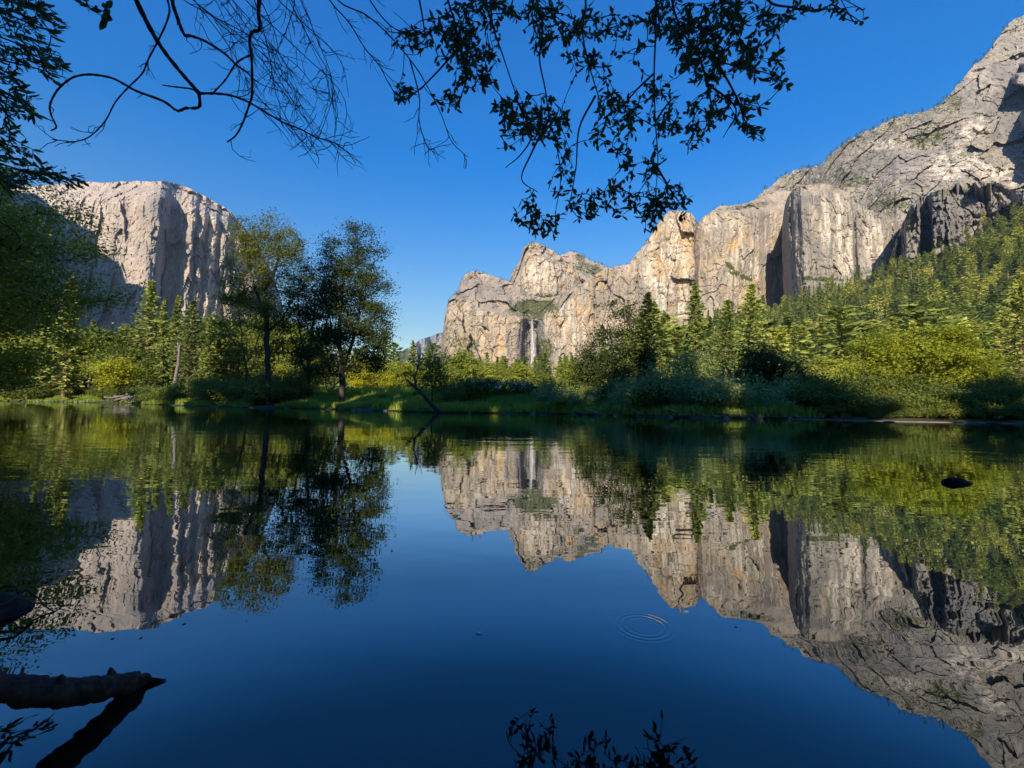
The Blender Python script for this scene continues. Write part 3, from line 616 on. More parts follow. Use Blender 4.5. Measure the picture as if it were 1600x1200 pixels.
def build_bank_trees():
    # tall alder
    tree_from_px('broadleaf_tree', 1, 41, 418, [[(420, 615), (418, 560), (416, 500), (415, 450), (414, 400)], [(416, 490), (405, 470), (392, 430), (385, 390), (378, 365)], [(415, 450), (430, 420), (440, 390)], [(417, 520), (440, 500), (452, 480)]],
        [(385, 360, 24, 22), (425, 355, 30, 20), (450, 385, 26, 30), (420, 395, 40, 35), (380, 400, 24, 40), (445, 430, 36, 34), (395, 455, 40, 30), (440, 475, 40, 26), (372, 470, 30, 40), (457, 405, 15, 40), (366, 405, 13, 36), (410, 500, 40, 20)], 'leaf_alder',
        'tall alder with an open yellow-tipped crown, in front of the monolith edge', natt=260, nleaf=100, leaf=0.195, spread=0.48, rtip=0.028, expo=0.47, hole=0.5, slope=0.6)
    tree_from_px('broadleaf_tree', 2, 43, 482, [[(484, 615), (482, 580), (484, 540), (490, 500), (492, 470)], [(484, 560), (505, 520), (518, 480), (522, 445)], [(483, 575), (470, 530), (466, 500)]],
        [(490, 420, 20, 20), (482, 470, 36, 40), (470, 520, 36, 40), (505, 500, 34, 46), (495, 560, 40, 30)], 'leaf_shade',
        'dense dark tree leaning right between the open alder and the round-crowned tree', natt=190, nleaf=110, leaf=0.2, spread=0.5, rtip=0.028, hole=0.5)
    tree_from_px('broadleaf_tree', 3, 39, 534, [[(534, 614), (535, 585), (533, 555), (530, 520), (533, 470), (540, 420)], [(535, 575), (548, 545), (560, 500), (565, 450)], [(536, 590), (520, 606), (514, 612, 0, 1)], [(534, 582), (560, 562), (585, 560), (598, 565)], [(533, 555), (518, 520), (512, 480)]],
        [(560, 372, 24, 18), (535, 400, 34, 30), (575, 410, 26, 36), (545, 440, 50, 34), (575, 470, 36, 40), (520, 460, 30, 40), (545, 505, 56, 36), (590, 520, 24, 36), (520, 540, 36, 34), (585, 556, 28, 14), (580, 530, 32, 24), (555, 575, 40, 14), (506, 575, 30, 20), (598, 495, 14, 26), (588, 440, 18, 30), (512, 500, 24, 40)], 'leaf_shade',
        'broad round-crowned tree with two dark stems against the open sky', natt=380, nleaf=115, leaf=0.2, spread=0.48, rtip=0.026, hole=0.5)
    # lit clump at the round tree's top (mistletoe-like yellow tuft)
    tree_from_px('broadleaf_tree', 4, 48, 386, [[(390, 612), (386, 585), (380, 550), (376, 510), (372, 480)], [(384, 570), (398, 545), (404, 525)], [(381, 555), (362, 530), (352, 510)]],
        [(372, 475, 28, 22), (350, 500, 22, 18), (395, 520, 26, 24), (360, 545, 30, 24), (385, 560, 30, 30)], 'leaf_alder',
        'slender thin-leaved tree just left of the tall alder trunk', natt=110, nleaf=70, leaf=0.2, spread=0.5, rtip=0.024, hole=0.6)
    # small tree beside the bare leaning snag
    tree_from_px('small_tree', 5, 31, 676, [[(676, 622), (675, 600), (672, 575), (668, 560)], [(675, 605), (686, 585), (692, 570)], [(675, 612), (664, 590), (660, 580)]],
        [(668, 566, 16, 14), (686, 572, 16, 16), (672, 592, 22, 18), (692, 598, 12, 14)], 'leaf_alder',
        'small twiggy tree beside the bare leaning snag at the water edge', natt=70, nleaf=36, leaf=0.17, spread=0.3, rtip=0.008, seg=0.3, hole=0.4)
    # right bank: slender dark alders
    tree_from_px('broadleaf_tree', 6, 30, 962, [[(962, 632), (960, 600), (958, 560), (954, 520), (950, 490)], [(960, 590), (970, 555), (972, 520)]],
        [(955, 482, 12, 10), (962, 510, 20, 26), (950, 540, 22, 28), (968, 565, 22, 30), (958, 600, 26, 24)], 'leaf_shade',
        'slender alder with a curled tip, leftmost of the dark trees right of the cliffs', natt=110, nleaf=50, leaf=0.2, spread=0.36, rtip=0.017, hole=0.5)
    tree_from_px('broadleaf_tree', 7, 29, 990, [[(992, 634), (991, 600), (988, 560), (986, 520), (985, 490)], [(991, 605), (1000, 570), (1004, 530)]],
        [(985, 490, 12, 12), (990, 520, 18, 30), (1000, 560, 18, 30), (985, 590, 22, 26)], 'leaf_shade',
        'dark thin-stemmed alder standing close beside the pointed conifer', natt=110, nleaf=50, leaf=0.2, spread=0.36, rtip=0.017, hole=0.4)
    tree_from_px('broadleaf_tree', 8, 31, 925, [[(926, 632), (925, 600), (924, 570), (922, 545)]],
        [(922, 545, 14, 14), (918, 575, 22, 26), (934, 590, 18, 26), (912, 600, 18, 18)], 'leaf_shade',
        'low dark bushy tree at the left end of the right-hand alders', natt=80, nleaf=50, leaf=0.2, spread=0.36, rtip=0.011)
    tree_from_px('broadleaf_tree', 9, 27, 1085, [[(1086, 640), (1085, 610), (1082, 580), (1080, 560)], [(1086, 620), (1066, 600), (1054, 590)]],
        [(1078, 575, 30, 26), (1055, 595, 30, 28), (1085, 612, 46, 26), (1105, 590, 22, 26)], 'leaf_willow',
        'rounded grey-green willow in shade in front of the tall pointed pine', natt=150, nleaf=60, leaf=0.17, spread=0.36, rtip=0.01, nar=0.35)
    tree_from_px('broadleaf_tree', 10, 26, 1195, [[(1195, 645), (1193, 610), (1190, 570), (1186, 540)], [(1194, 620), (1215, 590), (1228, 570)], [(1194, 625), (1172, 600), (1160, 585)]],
        [(1185, 545, 26, 18), (1200, 570, 40, 24), (1180, 590, 40, 28), (1220, 600, 36, 30), (1195, 625, 60, 22), (1235, 585, 18, 20)], 'leaf_shade',
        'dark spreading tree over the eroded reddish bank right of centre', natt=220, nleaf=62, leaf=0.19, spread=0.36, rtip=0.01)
    # the big yellow-green maple
    tree_from_px('maple_tree', 12, 25, 1440, [[(1420, 655), (1425, 620), (1432, 590), (1440, 560)], [(1424, 625), (1390, 595), (1365, 570)], [(1426, 615), (1470, 590), (1505, 575), (1530, 570)], [(1432, 590), (1470, 555), (1490, 535)], [(1425, 630), (1480, 615), (1530, 612)]],
        [(1440, 530, 40, 18), (1385, 545, 46, 22), (1490, 535, 40, 20), (1440, 565, 70, 22), (1365, 585, 40, 24), (1520, 565, 40, 24), (1545, 595, 36, 18), (1480, 595, 60, 20), (1410, 605, 60, 22), (1350, 618, 30, 20), (1520, 620, 46, 18), (1450, 632, 60, 16)], 'leaf_maple',
        'large spreading yellow-green maple overhanging the sandy right shore', natt=420, nleaf=64, leaf=0.19, spread=0.33, rtip=0.009, flat=0.55)
    tree_from_px('broadleaf_tree', 13, 34, 1300, [[(1300, 640), (1298, 610), (1296, 590)]],
        [(1290, 598, 30, 22), (1320, 600, 28, 26), (1300, 618, 44, 20)], 'leaf_lit',
        'low sunny green bushy tree between the dark spreading tree and the maple', natt=110, nleaf=60, leaf=0.2, spread=0.4, rtip=0.01)
    # tree overhanging from the near left bank
    rng = np.random.default_rng(14); b = np.array((-20.5, 14.5, 0.6))
    ell = [(3.8, -0.5, 5.9, 2.5, 3.0, 0.8), (3.6, 0.5, 3.9, 2.6, 3.0, 1.3), (1.9, 0, 7.3, 3.0, 3.0, 1.0), (0, 0, 6.0, 3.6, 4.0, 2.6), (2.8, 0, 2.0, 2.8, 2.8, 1.5), (3.2, -1, 0.8, 2.2, 2.4, 0.8), (2.0, -1, 3.2, 3.4, 3.0, 1.6), (3.9, -0.5, 4.8, 2.8, 2.6, 0.8)]
    wood, leaf = broadleaf(rng, [[(0, 0, -0.5), (0.3, 0, 2.5), (0.6, 0.2, 5.5), (0.5, 0, 8)], [(0.3, 0, 2.5), (2.2, -0.3, 4.2), (4.4, -0.4, 5.4)]], ell, natt=520, nleaf=150, leaf=0.125, spread=0.36, rtip=0.011, flat=0.5, hole=0.45)
    thing('broadleaf_tree', wood, leaf, M['bark'], M['leaf_lit'], b, 'dense green tree crowding in from the left picture edge over the water', 'tree')  # paler leaf colour stands in for sunlight on this shaded crown
build_bank_trees()

def build_conifers():
    # prototypes
    hi, lo = [], []
    for k in range(4):
        rng = np.random.default_rng(100 + k)
        hi.append(conifer(rng, 30, (4.6, 3.8, 5.2, 4.2)[k], (0.08, 0.14, 0.2, 0.05)[k], 110, 13, 0.85, (0.35, 0.25, 0.15, 0.5)[k], 0.4, (0.85, 0.8, 0.7, 0.95)[k]))
    for k in range(5):
        rng = np.random.default_rng(200 + k)
        lo.append(conifer(rng, 30, (4.8, 4.0, 6.6, 4.4, 5.8)[k], (0.1, 0.15, 0.16, 0.06, 0.12)[k], 56, 7, (1.45, 1.3, 1.75, 1.35, 1.6)[k], (0.3, 0.35, 0.05, 0.45, 0.15)[k], 0.5, (0.85, 0.8, 0.42, 0.95, 0.55)[k]))
    him = [(w.mesh('trunk', True), l.mesh('crown'), l.mesh('crown')) for w, l in hi]
    for w, l1, l2 in him: w.materials.append(M['pine_bark']); l1.materials.append(M['needle']); l2.materials.append(M['needle_dark'])
    def place(px, Y, ytop, wf, k, dark, label, group=None, bark=None):
        b = site(px, Y, 0.3); H = pt(px, ytop, Y)[2] - b[2]; s = H / 30
        e = add('conifer_tree', None, loc=b, rz=random.Random(int(px * 7 + Y)).uniform(0, 6.28), scale=(s * wf, s * wf, s), label=label, cat='tree', group=group)
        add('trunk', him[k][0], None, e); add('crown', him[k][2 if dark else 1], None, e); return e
    # left forest edge
    for a in [(100, 99, 432, 1.25, 0, 0, 'broad sunlit yellow-green conifer at the left of the forest edge'),
              (62, 100, 470, 1.2, 3, 0, 'half-hidden sunlit conifer behind the left edge foliage'),
              (140, 110, 500, 1.1, 1, 1, 'dark narrow conifer right of the broad sunlit conifer'),
              (228, 105, 440, 1.15, 2, 0, 'sparse tall pine with a bare upper trunk below the monolith shadow'),
              (252, 88, 468, 1.05, 3, 0, 'pointed bright conifer, left one of the sunlit pair by the pale snag'),
              (272, 94, 462, 1.0, 1, 0, 'taller pointed conifer, right one of the sunlit pair by the pale snag'),
              (293, 84, 470, 1.2, 2, 1, 'dark ragged pine standing over the pale snag'),
              (326, 92, 500, 1.2, 0, 0, 'broad light green conifer right of the dark ragged pine'),
              (318, 74, 545, 1.5, 0, 0, 'low bushy young conifer in front of the light green conifer'),
              (1009, 28.5, 458, 1.7, 0, 1, 'dark pointed conifer among the shaded alders right of the cliffs'),
              (1089, 48, 440, 1.25, 0, 0, 'tall pointed pine highest above the right bank'),
              (1075, 56, 520, 1.2, 3, 0, 'shorter sunlit pine left of the tall pointed pine'),
              (1135, 62, 470, 1.3, 2, 0, 'ragged sunlit pine right of the tall pointed pine'),
              (1172, 70, 445, 1.3, 2, 0, 'tall broad-topped pine above the dark spreading tree'),
              (1030, 70, 535, 1.2, 1, 0, 'pale sunlit conifer just behind the dark pointed conifer'),
              (1240, 75, 505, 1.3, 3, 0, 'sunlit conifer right of the dark spreading tree top'),
              (1110, 80, 495, 1.2, 1, 1, 'slim dark conifer between the two tall sunlit pines'),
              (1345, 70, 520, 1.3, 1, 0, 'sunlit conifer behind the left side of the maple'),
              (1598, 30, 430, 1.1, 2, 0, 'sparse pale-twigged pine at the right picture edge')]:
        place(*a)
    # floor of the valley behind the meadow: small far conifers
    R = random.Random(5)
    for k in range(34):
        px = R.uniform(600, 905); Y = R.uniform(150, 260)
        place(px, Y, R.uniform(556, 578) - (8 if px > 850 else 0), R.uniform(1.2, 1.7), R.randrange(4), R.random() < 0.2, 'small sunlit conifer in the line of trees below the waterfall cliff', 'conifers below the waterfall cliff')
    for k in range(40):
        px = R.uniform(-60, 345); Y = R.uniform(105, 175)
        place(px, Y, R.uniform(500, 560), R.uniform(1.2, 1.6), R.randrange(4), R.random() < 0.35, 'conifer deep in the forest on the left bank', 'conifers deep in the left bank forest')
    far = MB()
    for k in range(520):
        px = R.uniform(-420, 1010); Y = R.uniform(200, 560); x = float(ray(px, 620)[0] * Y); V, f = None, None
        w, l = lo[R.randrange(5)]; s = R.uniform(17, 30) / 30; wf = s * R.uniform(1.3, 1.8); z = float(gz(np.array([x]), np.array([Y]))[0]) - 0.5
        for src, mi in ((w, 0), (l, 1)):
            V = np.concatenate(src.v) * np.array((wf, wf, s)) + np.array((x, Y, z)); n0 = far.n; far.v.append(V); far.n += len(V)
            for f, _ in src.f: far.f.append((f + n0, mi))
    add('valley_forest', far.mesh('valley_forest'), [M['pine_bark'], M['needle']], label='far sunlit forest on the valley floor below the cliffs', cat='forest', kind='stuff')
    # hillside: nearest as things, the rest as one mass
    lom = []
    for w, l in lo:
        m = MB()
        for v, (f, _) in zip(w.v, w.f): m.v.append(v)
        mb = MB(); off = 0
        V = np.concatenate(w.v + l.v); fs = []
        nw = w.n
        fs += [(f, 0) for f, _ in w.f] + [(f + nw, 1) for f, _ in l.f]
        by = {}
        for f, mi in fs: by.setdefault((f.shape[1], mi), []).append(f)
        lom.append((V, [(np.concatenate(x), k[1]) for k, x in by.items()]))
    lomesh = []
    for dk in (0, 1):
        for V, parts in lom:
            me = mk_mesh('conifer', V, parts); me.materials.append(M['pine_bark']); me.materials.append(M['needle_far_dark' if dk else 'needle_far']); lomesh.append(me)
    rng = np.random.default_rng(77); spots = []
    R_, C_ = HILL.shape[:2]
    for tries in range(14000):
        v = rng.uniform(0.02, 1.0) ** 0.9; u = rng.uniform(0.02, 0.98)
        i, j = int(v * (R_ - 1)), int(u * (C_ - 1)); p = HILL[i, j] + rng.normal(size=3) * np.array((3, 3, 0))
        if p[1] < 120: continue
        sp = 4.6 + p[1] * 0.0066
        if any((p[0] - q[0]) ** 2 + (p[1] - q[1]) ** 2 < sp * sp for q in spots): continue
        spots.append(p)
        if len(spots) > 1900: break
    spots.sort(key=lambda p: p[1]); mass = {0: MB(), 1: MB()}; tints = {0: [], 1: []}
    shared = 'conifer in the crowded wood on the slope below the right-hand cliffs'
    for k, p in enumerate(spots):
        H = rng.uniform(22, 40) * (1 if rng.random() > 0.25 else 0.6); s = H / 30; wf = rng.uniform(1.4, 2.0); rz = rng.uniform(0, 6.28); t = int(rng.integers(5)); dk = rng.random() < 0.32
        if k < 190:
            o = bpy.data.objects.new('hillside_conifer', lomesh[t + 5 * dk]); COL.objects.link(o); o.location = [float(x) for x in (p[0], p[1], p[2] - 0.8)]
            o.rotation_euler = (0, 0, rz); o.scale = (s * wf, s * wf, s); tag(o, shared, 'tree', 'conifers on the right-hand slope')
        else:
            V, parts = lom[t]; c, sn = math.cos(rz), math.sin(rz)
            W_ = np.stack([(V[:, 0] * c - V[:, 1] * sn) * s * wf, (V[:, 0] * sn + V[:, 1] * c) * s * wf, V[:, 2] * s], -1) + p - np.array((0, 0, 0.8)); tints[int(dk)].append(np.full(len(V), rng.uniform(-0.7, 0.65)))
            first = True
            for f, mi in parts:
                if first: mass[int(dk)].put(W_, f, mi); n0 = mass[int(dk)].n - len(W_); first = False
                else: mass[int(dk)].f.append((f + n0, mi))
    for dk in (0, 1):
        hm = mass[dk].mesh('hillside_forest'); ta = hm.attributes.new('tint', 'FLOAT', 'POINT'); ta.data.foreach_set('value', np.concatenate(tints[dk]).astype(np.float32))
        add('hillside_forest', hm, [M['pine_bark'], M['needle_far_dark' if dk else 'needle_far']], label=('sunlit' if not dk else 'darker') + ' conifers massed high on the slope under the right-hand cliffs', cat='forest', kind='stuff')
    # tiny conifers and brush on the cliff rims and ledges
    led = MB(); tiny = []
    for k in range(3):
        w, l = conifer(np.random.default_rng(300 + k), 30, 5.5, 0.1, 16, 3, 3.0, 0.2, 0.4, 0.8); V = np.concatenate(l.v); f = np.concatenate([x for x, _ in l.f]); tiny.append((V, f))
    jobs = [('high_ridge', 1185, 1590, None, 95, 9, 20), ('high_ridge', 1410, 1480, (195, 235), 38, 10, 20), ('high_ridge', 1300, 1360, (262, 300), 28, 9, 18), ('high_ridge', 1215, 1250, (270, 312), 22, 9, 18), ('high_ridge', 1360, 1420, (305, 335), 14, 8, 14),
            ('high_ridge', 1250, 1590, (140, 320), 210, 5, 13), ('high_ridge', 1300, 1480, (185, 260), 120, 5, 12), ('streaked_wall', 1100, 1215, None, 16, 6, 12), ('streaked_wall', 1120, 1190, (405, 445), 34, 6, 14), ('waterfall_cliff', 700, 800, None, 40, 6, 12), ('waterfall_cliff', 700, 800, (432, 470), 60, 5, 10), ('waterfall_cliff', 790, 890, (462, 500), 110, 5, 12),
            ('waterfall_cliff', 690, 770, (520, 580), 60, 6, 13), ('waterfall_cliff', 845, 880, (520, 580), 40, 6, 14), ('waterfall_cliff', 940, 1040, None, 22, 6, 11), ('waterfall_cliff', 870, 960, (520, 590), 26, 5, 10), ('rounded_peak', 815, 890, None, 26, 6, 14), ('rear_ridge', 880, 950, None, 30, 10, 22), ('rear_ridge', 895, 950, (405, 432), 50, 8, 16), ('rounded_peak', 845, 900, (445, 480), 40, 6, 14),
            ('sheer_buttress', 1240, 1320, (340, 450), 50, 4, 8), ('sheer_buttress', 1250, 1330, (432, 440), 24, 5, 9), ('sheer_buttress', 1340, 1410, (320, 345), 26, 5, 12), ('dark_cliff', 1420, 1600, (290, 400), 70, 5, 11), ('granite_monolith', 120, 340, None, 26, 6, 13)]
    for nm, xa, xb, yr, cnt, h0, h1 in jobs:
        for _ in range(cnt):
            px = rng.uniform(xa, xb); q, tpy = on_relief(nm, px, rng.uniform(*yr) if yr else -999)
            if yr is None: q = q + np.array((0, 1, -1.5))
            V, f = tiny[int(rng.integers(3))]; s = rng.uniform(h0, h1) / 30; wf = rng.uniform(0.9, 1.9)
            led.put(V * np.array((s * wf, s * wf, s)) + q - np.array((0, 0, 0.5)), f)
    add('ledge_conifers', led.mesh('ledge_conifers'), [M['needle_dark']], label='tiny conifers and brush dotted over the cliff rims and ledges', cat='trees', kind='stuff')
    # pale dead trunks on the slope
    dw = MB(); rr = np.random.default_rng(9)
    tube(dw, [(0, 0, 0), (0.1, 0, 8), (0, 0.2, 16), (0.15, 0.1, 24)], (0.5, 0.42, 0.28, 0.06), 6)
    for k in range(12):
        z = rr.uniform(9, 23); a = rr.uniform(0, 6.28); L = rr.uniform(0.8, 2.2); tube(dw, [(0.05, 0.1, z), (math.cos(a) * L, math.sin(a) * L, z + 0.2 * L)], (0.08, 0.02), 3)
    dme = dw.mesh('dead_trunk', True); dme.materials.append(M['dead_wood'])
    first = None; dr = random.Random(21); more = [(dr.uniform(1260, 1600), dr.uniform(440, 545), dr.uniform(22, 36), dr.uniform(-0.06, 0.1), None) for _ in range(22)]
    for px, py, h, tilt, label in more + [(1374, 512, 44, 0.03, 'upright pale dead trunk above the left side of the maple'), (1464, 452, 40, 0.3, 'pale dead trunk leaning right, high on the slope'), (1577, 462, 42, 0.05, 'pale dead trunk near the right picture edge'), (1317, 520, 32, -0.04, 'short pale dead trunk on the slope left of the upright one'),
                              (1404, 505, 34, 0.05, 'thin pale dead trunk just right of the upright one'), (1512, 440, 34, -0.05, 'pale dead trunk right of the leaning one'), (1530, 420, 30, 0.08, 'small pale dead trunk highest on the slope'), (1282, 530, 30, 0.02, 'pale dead trunk low on the slope left of the maple')]:
        j = int((px - 960) / 840 * 179); i = int(np.argmin(np.abs((600 - ((HILL[:, j] - np.array((0, 0, CAM_H))) @ np.array(_u)) / ((HILL[:, j] - np.array((0, 0, CAM_H))) @ np.array(_f)) * F_PX) - py)))
        p = HILL[max(i, 6), j]; s = h * p[1] / F_PX / 24
        o = bpy.data.objects.new('dead_trunk', dme); COL.objects.link(o); o.location = [float(x) for x in p]; o.rotation_euler = (0, tilt, px * 0.7); o.scale = (max(s, 0.7), max(s, 0.7), s); tag(o, label or 'thin grey dead trunk among the conifers of the right-hand slope', 'dead tree', None if label else 'dead trunks among the slope conifers')
        if first is None: first = o
build_conifers()

def build_mid_trees():
    """sunlit broadleaf trees and brush behind the banks"""
    protos = []
    for k in range(4):
        rng = np.random.default_rng(400 + k); H = 10
        ell = [(rng.uniform(-1, 1), rng.uniform(-1, 1), rng.uniform(4, 8.6), rng.uniform(1.6, 2.8), rng.uniform(1.6, 2.8), rng.uniform(1.2, 2.2)) for _ in range(7)]
        protos.append(broadleaf(rng, [[(0, 0, 0), (0.1, 0, 3), (0, 0.1, 7)]], ell, natt=95, nleaf=34, leaf=0.5, spread=0.65, rtip=0.03, shell=0.5))
    pm = {}
    for k, (w, l) in enumerate(protos):
        wm = w.mesh('trunk', True); wm.materials.append(M['bark'])
        for lm in ('leaf_lit', 'leaf_alder', 'leaf_maple', 'leaf_dark'):
            c = l.mesh('crown'); c.materials.append(M[lm]); pm[k, lm] = (wm, c)
    R = random.Random(11)
    def put(px, Y, ytop, lm, label, group, wf=1.0):
        b = site(px, Y, 0.2); H = pt(px, ytop, Y)[2] - b[2]; s = max(H, 1.0) / 10
        e = add('broadleaf_tree', None, loc=b, rz=R.uniform(0, 6.28), scale=(s * wf, s * wf, s), label=label, cat='tree', group=group)
        w, c = pm[R.randrange(4), lm]; add('trunk', w, None, e); add('crown', c, None, e)
    for px, Y, yt, lm, wf, label in [(725, 120, 545, 'leaf_lit', 1.2, 'rounded sunlit cottonwood, tallest in the clump under the cliff\'s left corner'), (700, 110, 562, 'leaf_lit', 1.2, 'sunlit cottonwood just right of the small twiggy tree'), (755, 130, 560, 'leaf_lit', 1.3, 'sunlit cottonwood right of the tallest one in the clump'),
                               (610, 95, 562, 'leaf_lit', 1.2, 'sunlit yellow-green tree right of the round-crowned dark tree'), (635, 100, 572, 'leaf_maple', 1.2, 'yellowish sunlit tree behind the bare leaning snag'), (455, 78, 570, 'leaf_maple', 1.4, 'bright green sunlit bush seen between the two dark trunks'), (185, 80, 555, 'leaf_maple', 1.2, 'small golden sunlit tree low in the left bank forest')]:
        put(px, Y, yt, lm, label, None, wf)
    for k in range(26):
        px = R.uniform(690, 900); put(px, R.uniform(105, 190), R.uniform(563, 585), 'leaf_lit', 'sunlit broadleaf tree in the row along the back of the meadow', 'trees along the back of the meadow', R.uniform(1.1, 1.6))
    for k in range(14):
        px = R.uniform(430, 640); put(px, R.uniform(75, 130), R.uniform(555, 585), R.choice(['leaf_lit', 'leaf_maple']), 'sunlit tree glimpsed behind the dark bank trees', 'sunlit trees behind the dark bank trees', R.uniform(1.1, 1.5))
    for k in range(22):
        px = R.uniform(300, 480); put(px, R.uniform(78, 130), R.uniform(488, 545), R.choice(['leaf_lit', 'leaf_alder', 'leaf_alder']), 'leafy tree filling the gap between the tall alder and the snag', 'leafy trees behind the tall alder', R.uniform(0.8, 1.2))
    for k in range(40):
        px = R.uniform(-40, 400); put(px, R.uniform(96, 128), R.uniform(495, 590), R.choice(['leaf_lit', 'leaf_alder', 'leaf_dark', 'leaf_dark']), 'leafy tree among the conifers of the left bank forest', 'broadleaf trees in the left bank forest', R.uniform(1.0, 1.5))
    for k in range(26):
        px = R.uniform(1020, 1600); put(px, R.uniform(50, 100), R.uniform(545, 600), R.choice(['leaf_lit', 'leaf_alder', 'leaf_lit']), 'sunlit leafy tree at the foot of the wooded slope', 'leafy trees at the foot of the slope', R.uniform(1.0, 1.4))
    # shrubs along the far bank
    sp = []
    for k in range(5):
        rng = np.random.default_rng(500 + k)
        ell = [(rng.uniform(-.6, .6), rng.uniform(-.6, .6), rng.uniform(0.5, 1.25), rng.uniform(.45, .8), rng.uniform(.45, .8), rng.uniform(.3, .55)) for _ in range(6)]
        st = [[(rng.uniform(-.1, .1), rng.uniform(-.1, .1), 0), (rng.uniform(-.6, .6), rng.uniform(-.6, .6), 0.9)] for _ in range(5)]
        w, l = broadleaf(rng, st, ell, natt=60, nleaf=40, leaf=0.15, spread=0.2, rtip=0.006, seg=0.25, nar=0.45)
        for q in range(16 if k >= 2 else 5):
            a = rng.uniform(0, 6.28); r0 = rng.uniform(0, 0.5); b0 = np.array((math.cos(a) * r0, math.sin(a) * r0, 0.5)); tp = b0 + np.array((math.cos(a) * rng.uniform(.1, .7), math.sin(a) * rng.uniform(.1, .7), rng.uniform(0.9, 1.65)))
            tt = np.linspace(0, 1, 5)[:, None]; P = b0 + (tp - b0) * tt + np.array((0, 0, 0.12)) * np.sin(tt * 3.1); tube(w, P, np.linspace(0.008, 0.003, 5), 3)
            m = 16; t2 = rng.uniform(0.3, 1.0, (m, 1)); C = b0 + (tp - b0) * t2 + np.array((0, 0, 0.12)) * np.sin(t2 * 3.1) + rng.normal(size=(m, 3)) * 0.04; V, F = cards(rng, C, 0.15, 0.05, 0.2, unit(tp - b0) * np.ones((m, 1)), 0.9); l.put(V, F)
        wm = w.mesh('stem', True); wm.materials.append(M['bark']); d = {}
        for lm in ('leaf_willow', 'leaf_dark', 'leaf_alder', 'grass'):
            c = l.mesh('foliage'); c.materials.append(M[lm]); d[lm] = c
        sp.append((wm, d))
    def shrub(px, Y, h, lm, label, group, wf=1.2, name='shrub'):
        b = site(px, Y, 0.05); s = h / 1.6
        e = add(name, None, loc=b, rz=R.uniform(0, 6.28), scale=(s * wf, s * wf, s), label=label, cat='shrub', group=group)
        wm, d = sp[R.randrange(5)]; add('stem', wm, None, e); add('foliage', d[lm], None, e)
    def ysh(px): return float(np.interp(px, [s[0] for s in SHORE], _sp[:, 1]))
    named = [(880, 1.2, 1.6, 'leaf_willow', 'grey-green willow shrub right of the white-flowered bush'), (985, 1.0, 1.7, 'leaf_willow', 'pale willow shrub below the dark pointed conifer'), (1130, 1.2, 1.9, 'leaf_willow', 'dusky willow shrub left of the eroded reddish bank'), (1040, 1.4, 2.2, 'leaf_willow', 'tall dusky willow shrub below the rounded willow tree'),
             (710, 3.0, 1.5, 'leaf_dark', 'dark low shrub right of the small twiggy tree'), (735, 4.5, 1.7, 'leaf_dark', 'brownish dark shrub beside the white-flowered bush'), (225, 3, 2.6, 'leaf_dark', 'dark shrub above the driftwood pile'), (268, 3, 2.4, 'leaf_alder', 'leafy shrub at the foot of the pale snag'),
             (1330, 0.8, 1.3, 'leaf_alder', 'sunlit shrub at the water left of the maple'), (1275, 1.0, 1.5, 'leaf_alder', 'green shrub right of the eroded reddish bank'), (1560, 1.2, 1.3, 'leaf_dark', 'dark shrub under the right end of the maple'), (1490, 1.0, 1.0, 'leaf_dark', 'low dark shrub under the maple beside the sandbar')]
    for px, dy, h, lm, label in named: shrub(px, ysh(px) + dy, h, lm, label, None)
    for k in range(60):
        px = R.uniform(0, 470); shrub(px, ysh(px) + R.uniform(2.5, 12), R.uniform(1.2, 3.0), R.choice(['leaf_dark', 'leaf_alder', 'leaf_dark']), 'low leafy shrub in the thicket on the left bank', 'shrubs in the left bank thicket')
    for k in range(40):
        px = R.uniform(860, 1250); shrub(px, ysh(px) + R.uniform(0.8, 5), R.uniform(0.5, 1.75), R.choice(['leaf_willow', 'leaf_willow', 'leaf_dark', 'leaf_alder']), 'shaded shrub in the willow thicket right of centre', 'shrubs in the willow thicket')
    for k in range(44):
        px = R.uniform(1200, 1640); shrub(px, ysh(px) + R.uniform(0.9, 6), R.uniform(0.7, 1.7), R.choice(['leaf_alder', 'leaf_dark', 'leaf_alder']), 'green shrub in the tangle under the maple', 'shrubs under the maple')
    for k in range(34):
        px = R.uniform(1290, 1650); shrub(px, ysh(px) + R.uniform(0.35, 1.1), R.uniform(0.4, 0.85), R.choice(['leaf_dark', 'leaf_alder', 'leaf_dark']), 'small low shrub at the sandy right waterline', 'low shrubs on the sandy right shore')
    for k in range(16):
        px = R.uniform(640, 860); shrub(px, ysh(px) + R.uniform(6, 11), R.uniform(0.6, 1.0), R.choice(['leaf_dark', 'leaf_alder']), 'low shrub along the top of the grassy bank', 'shrubs along the grassy bank')
    # white-flowered bush
    rng = np.random.default_rng(61); b = site(785, ysh(785) + 4.5, 0.05)
    ell = [(x, rng.uniform(-.4, .4), rng.uniform(0.6, 1.1), 0.8, 0.7, 0.4) for x in np.linspace(-1.9, 1.9, 8)]
    w, l = broadleaf(rng, [[(x, 0, 0), (x * 1.1, 0, 0.7)] for x in np.linspace(-1.5, 1.5, 7)], ell, natt=130, nleaf=45, leaf=0.14, spread=0.2, rtip=0.006, seg=0.25)
    e = thing('flowering_bush', w, l, M['bark'], M['leaf_dark'], b, 'dark bush covered in small white flowers on the grassy bank', 'bush', wname='stem', lname='foliage')
    fl = MB(); C = in_ellipsoids(rng, ell, 420, 0.9); C = C[C[:, 1] < 0.3] + np.array((0, -0.25, 0.06)); V, F = cards(rng, C, 0.13, 0.11, 0.1); fl.put(V, F); add('flowers', fl.mesh('flowers'), [M['flower']], e, kind='stuff')
build_mid_trees()

